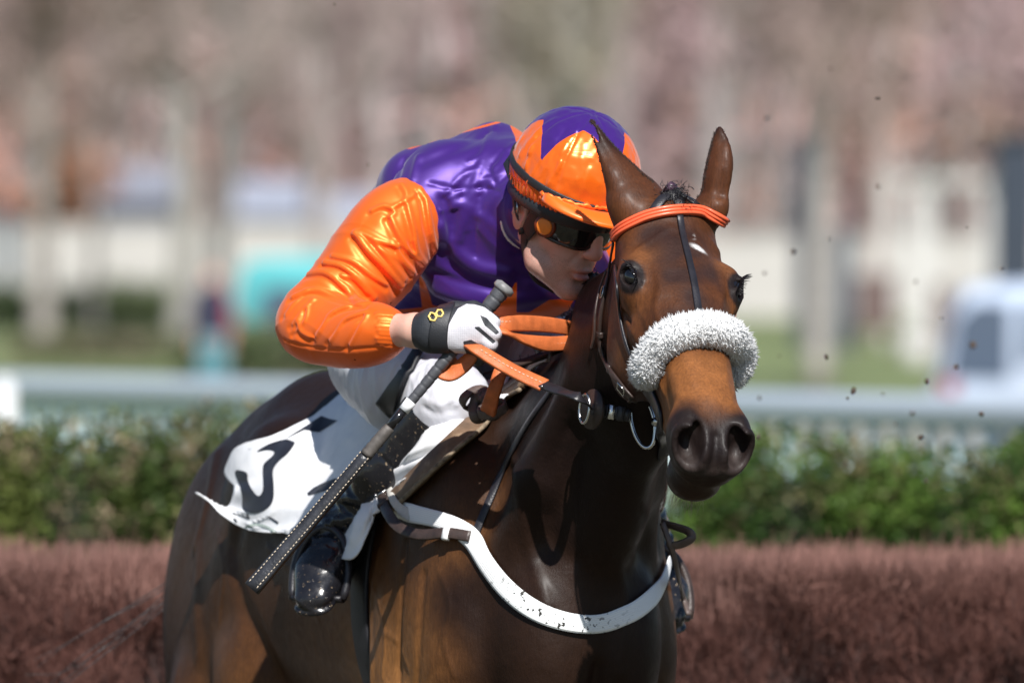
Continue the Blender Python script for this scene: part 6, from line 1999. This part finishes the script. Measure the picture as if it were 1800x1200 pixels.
# far side tie and hanging strap
e0 = P(1170, 922, .44)
free_strap("leather_tie", M_GREYLEATHER, breast, [e0 + np.array((-.004, .03, .002)), e0 + np.array((.018, .01, -.004)), e0 + np.array((.040, -.005, -.012)), e0 + np.array((.046, -.01, -.024)), e0 + np.array((.030, -.008, -.034)), e0 + np.array((.004, .0, -.040))], .017, .005, np.array((.15, -.75, -.6)))
free_strap("hanging_strap", M_GREYLEATHER, breast, [e0 + np.array((-.006, 0, .004)), e0 + np.array((.012, .0, -.045)), e0 + np.array((.026, .10, -.10)), toL + np.array((.022, -.03, .045)), toL + np.array((.034, -.03, .006))], .010, .005, np.array((.3, -.9, .1)))
# yoke: knotted grey strap and orange handle in front of the saddle
yoke = tag(empty("neck_yoke", tuple(P(850, 700, .4))), "knotted grey strap with a ridged orange rubber handle before the saddle", "hand hold")
kc = P(846, 706, .46)
for k, (dx, dz, tilt, rr_) in enumerate(((-.012, .006, .5, .022), (.010, -.006, -.7, .023), (-.002, -.012, 1.5, .020))):
    ax1 = unit(np.array((math.cos(tilt), -.25, math.sin(tilt)))); ax2 = unit(np.cross(ax1, np.array((.2, -1, .1))))
    lp = [kc + np.array((dx, -.006 * k, dz)) + ax1 * rr_ * 1.15 * math.cos(a) + ax2 * rr_ * .65 * math.sin(a) + np.array((0, -.012 * math.sin(a * 2), 0)) for a in np.linspace(0, 2 * math.pi, 25)]
    V, Fc = ribbon_mesh(lp, .018, .006, [unit(x - kc + np.array((0, -.03, 0))) for x in lp]); mesh_obj("strap_knot", V, Fc, M_GREYLEATHER, yoke)
free_strap("handle", M_RUBBER, yoke, [P(858, 724, .41), P(864, 700, .38), P(872, 676, .37), P(880, 652, .38), P(890, 640, .40)], [.030, .026, .024, .024, .022], .010, np.array((-.2, -1, .1)))
lp = [kc + np.array((.020, -.03, -.012)) + np.array((.024 * math.cos(a), -.016 * math.sin(a) - .004, .006 * math.cos(a) - .010 * math.sin(a))) for a in np.linspace(0, 2 * math.pi, 25)]
V, Fc = ribbon_mesh(lp, .018, .006, [unit(x - kc - np.array((.02, -.03, -.012))) for x in lp]); mesh_obj("keeper", V, Fc, M_GREYLEATHER, yoke)
on_horse("yoke_strap", M_GREYLEATHER, yoke, [(868, 722), (890, 700), (920, 678), (955, 650), (985, 632)], .018, .005, .02)

# ---------------- whip
whip = tag(empty("whip", tuple(P(830, 570, .27))), "black padded whip held across the boot with grey taped grip", "whip")
wy = .268
wp = lambda px, py: P(px, py, wy + (px - 830) * .0000)
W0, W1 = wp(886, 506), wp(442, 1034)
wa = lambda k: W0 + (W1 - W0) * k + np.array((.008, 0, .004)) * math.sin(k * math.pi) 
M_TAPE = simple("grey grip tape", (.060, .062, .070), .55, var=.25, bump=.3, bscale=300)
g = MB(); ks = np.linspace(.0, .385, 150)
g.tube([wa(k) for k in ks], [(.0150 - .006 * (k / .385)) * (1 - .10 * max(0, math.sin(2 * math.pi * k / .385 * 13) - .72) / .28) for k in ks], 14)
g.build("grip", M_TAPE, whip)
V, Fc = tube_mesh([wa(-.012), wa(-.006), wa(.006), wa(.012)], [.012, .019, .020, .016], 18); mesh_obj("knob", V, Fc, simple("scuffed grey cap", (.16, .16, .16), .5, var=.4, scale=60), whip)
V, Fc = tube_mesh([wa(.383), wa(.415)], [.0105, .0100], 14); mesh_obj("white_collar", V, Fc, simple("white tape", (.75, .76, .78), .5), whip)
V, Fc = tube_mesh([wa(.412), wa(.475)], [.0080, .0078], 12); mesh_obj("shaft", V, Fc, M_PATENT, whip)
V, Fc = tube_mesh([wa(k) for k in np.linspace(.47, .565, 12)], [.0095, .0105, .0110, .0112, .0113, .0114, .0120, .0110, .0122, .0112, .0122, .0110], 14); mesh_obj("ferrule", V, Fc, simple("dusty tape", (.085, .075, .068), .6, var=.4, scale=70), whip)
fq_ = [wa(k) for k in np.linspace(.56, 1.0, 24)]
V, Fc = ribbon_mesh(fq_, np.linspace(.021, .030, 24), np.linspace(.013, .014, 24), np.array((-.25, -1, .25))); fo = mesh_obj("padded_flap", V, Fc, simple("black padded leather", (.022, .023, .028), .36, var=.5, scale=45, bump=.5, bscale=220), whip)
for o in (-.0095, .0095):
    stitches(fo, np.array(fq_), np.array((-.25, -1, .25)), (o, .0078), M_THREAD, .0075)
# ================================================================ mud thrown into the air
M_MUD = simple("wet mud", (.06, .042, .032), .6, var=.5, scale=120, bump=.6, bscale=300)
clods = [(1543, 173, .011), (1347, 207, .010), (1460, 121, .009), (1393, 443, .013), (1344, 480, .008), (1545, 328, .007), (1630, 670, .010), (1500, 687, .012),
         (1710, 607, .015), (1680, 645, .011), (1604, 725, .011), (1725, 726, .010), (1333, 768, .009), (1618, 768, .012), (1452, 627, .009), (1760, 472, .009), (1457, 420, .007),
         (1575, 745, .007), (1700, 400, .005), (1487, 815, .009), (648, 290, .006), (280, 965, .006), (588, 8, .005), (1610, 495, .007), (1335, 699, .006), (1552, 693, .005),
         (1370, 625, .005), (1490, 700, .005), (1655, 560, .006), (157, 785, .005), (1258, 1185, .006), (880, 1168, .005), (1628, 845, .006), (1440, 770, .005)]
first = None
for i, (px, py, r) in enumerate(clods):
    rr_ = np.random.default_rng(900 + i)
    V, Fc = uvsphere(np.zeros(3), (1, 1, 1), np.eye(3), 14, 9)
    k = 1 + .35 * vnoise(V * 1.0 + i * 7, .8, i) + .18 * vnoise(V + i, .35, i + 3)
    V = V * k[:, None] * np.array((1, .8, rr_.uniform(.7, 1.5))) * r * .44
    c = P(px, py, rr_.uniform(1.6, 4.5))
    o = mesh_obj("mud_clod", V, Fc, M_MUD)
    o.location = c
    tag(o, "small dark clod of mud thrown up into the air around the horse", "mud clod", "mud clods flying in the air")
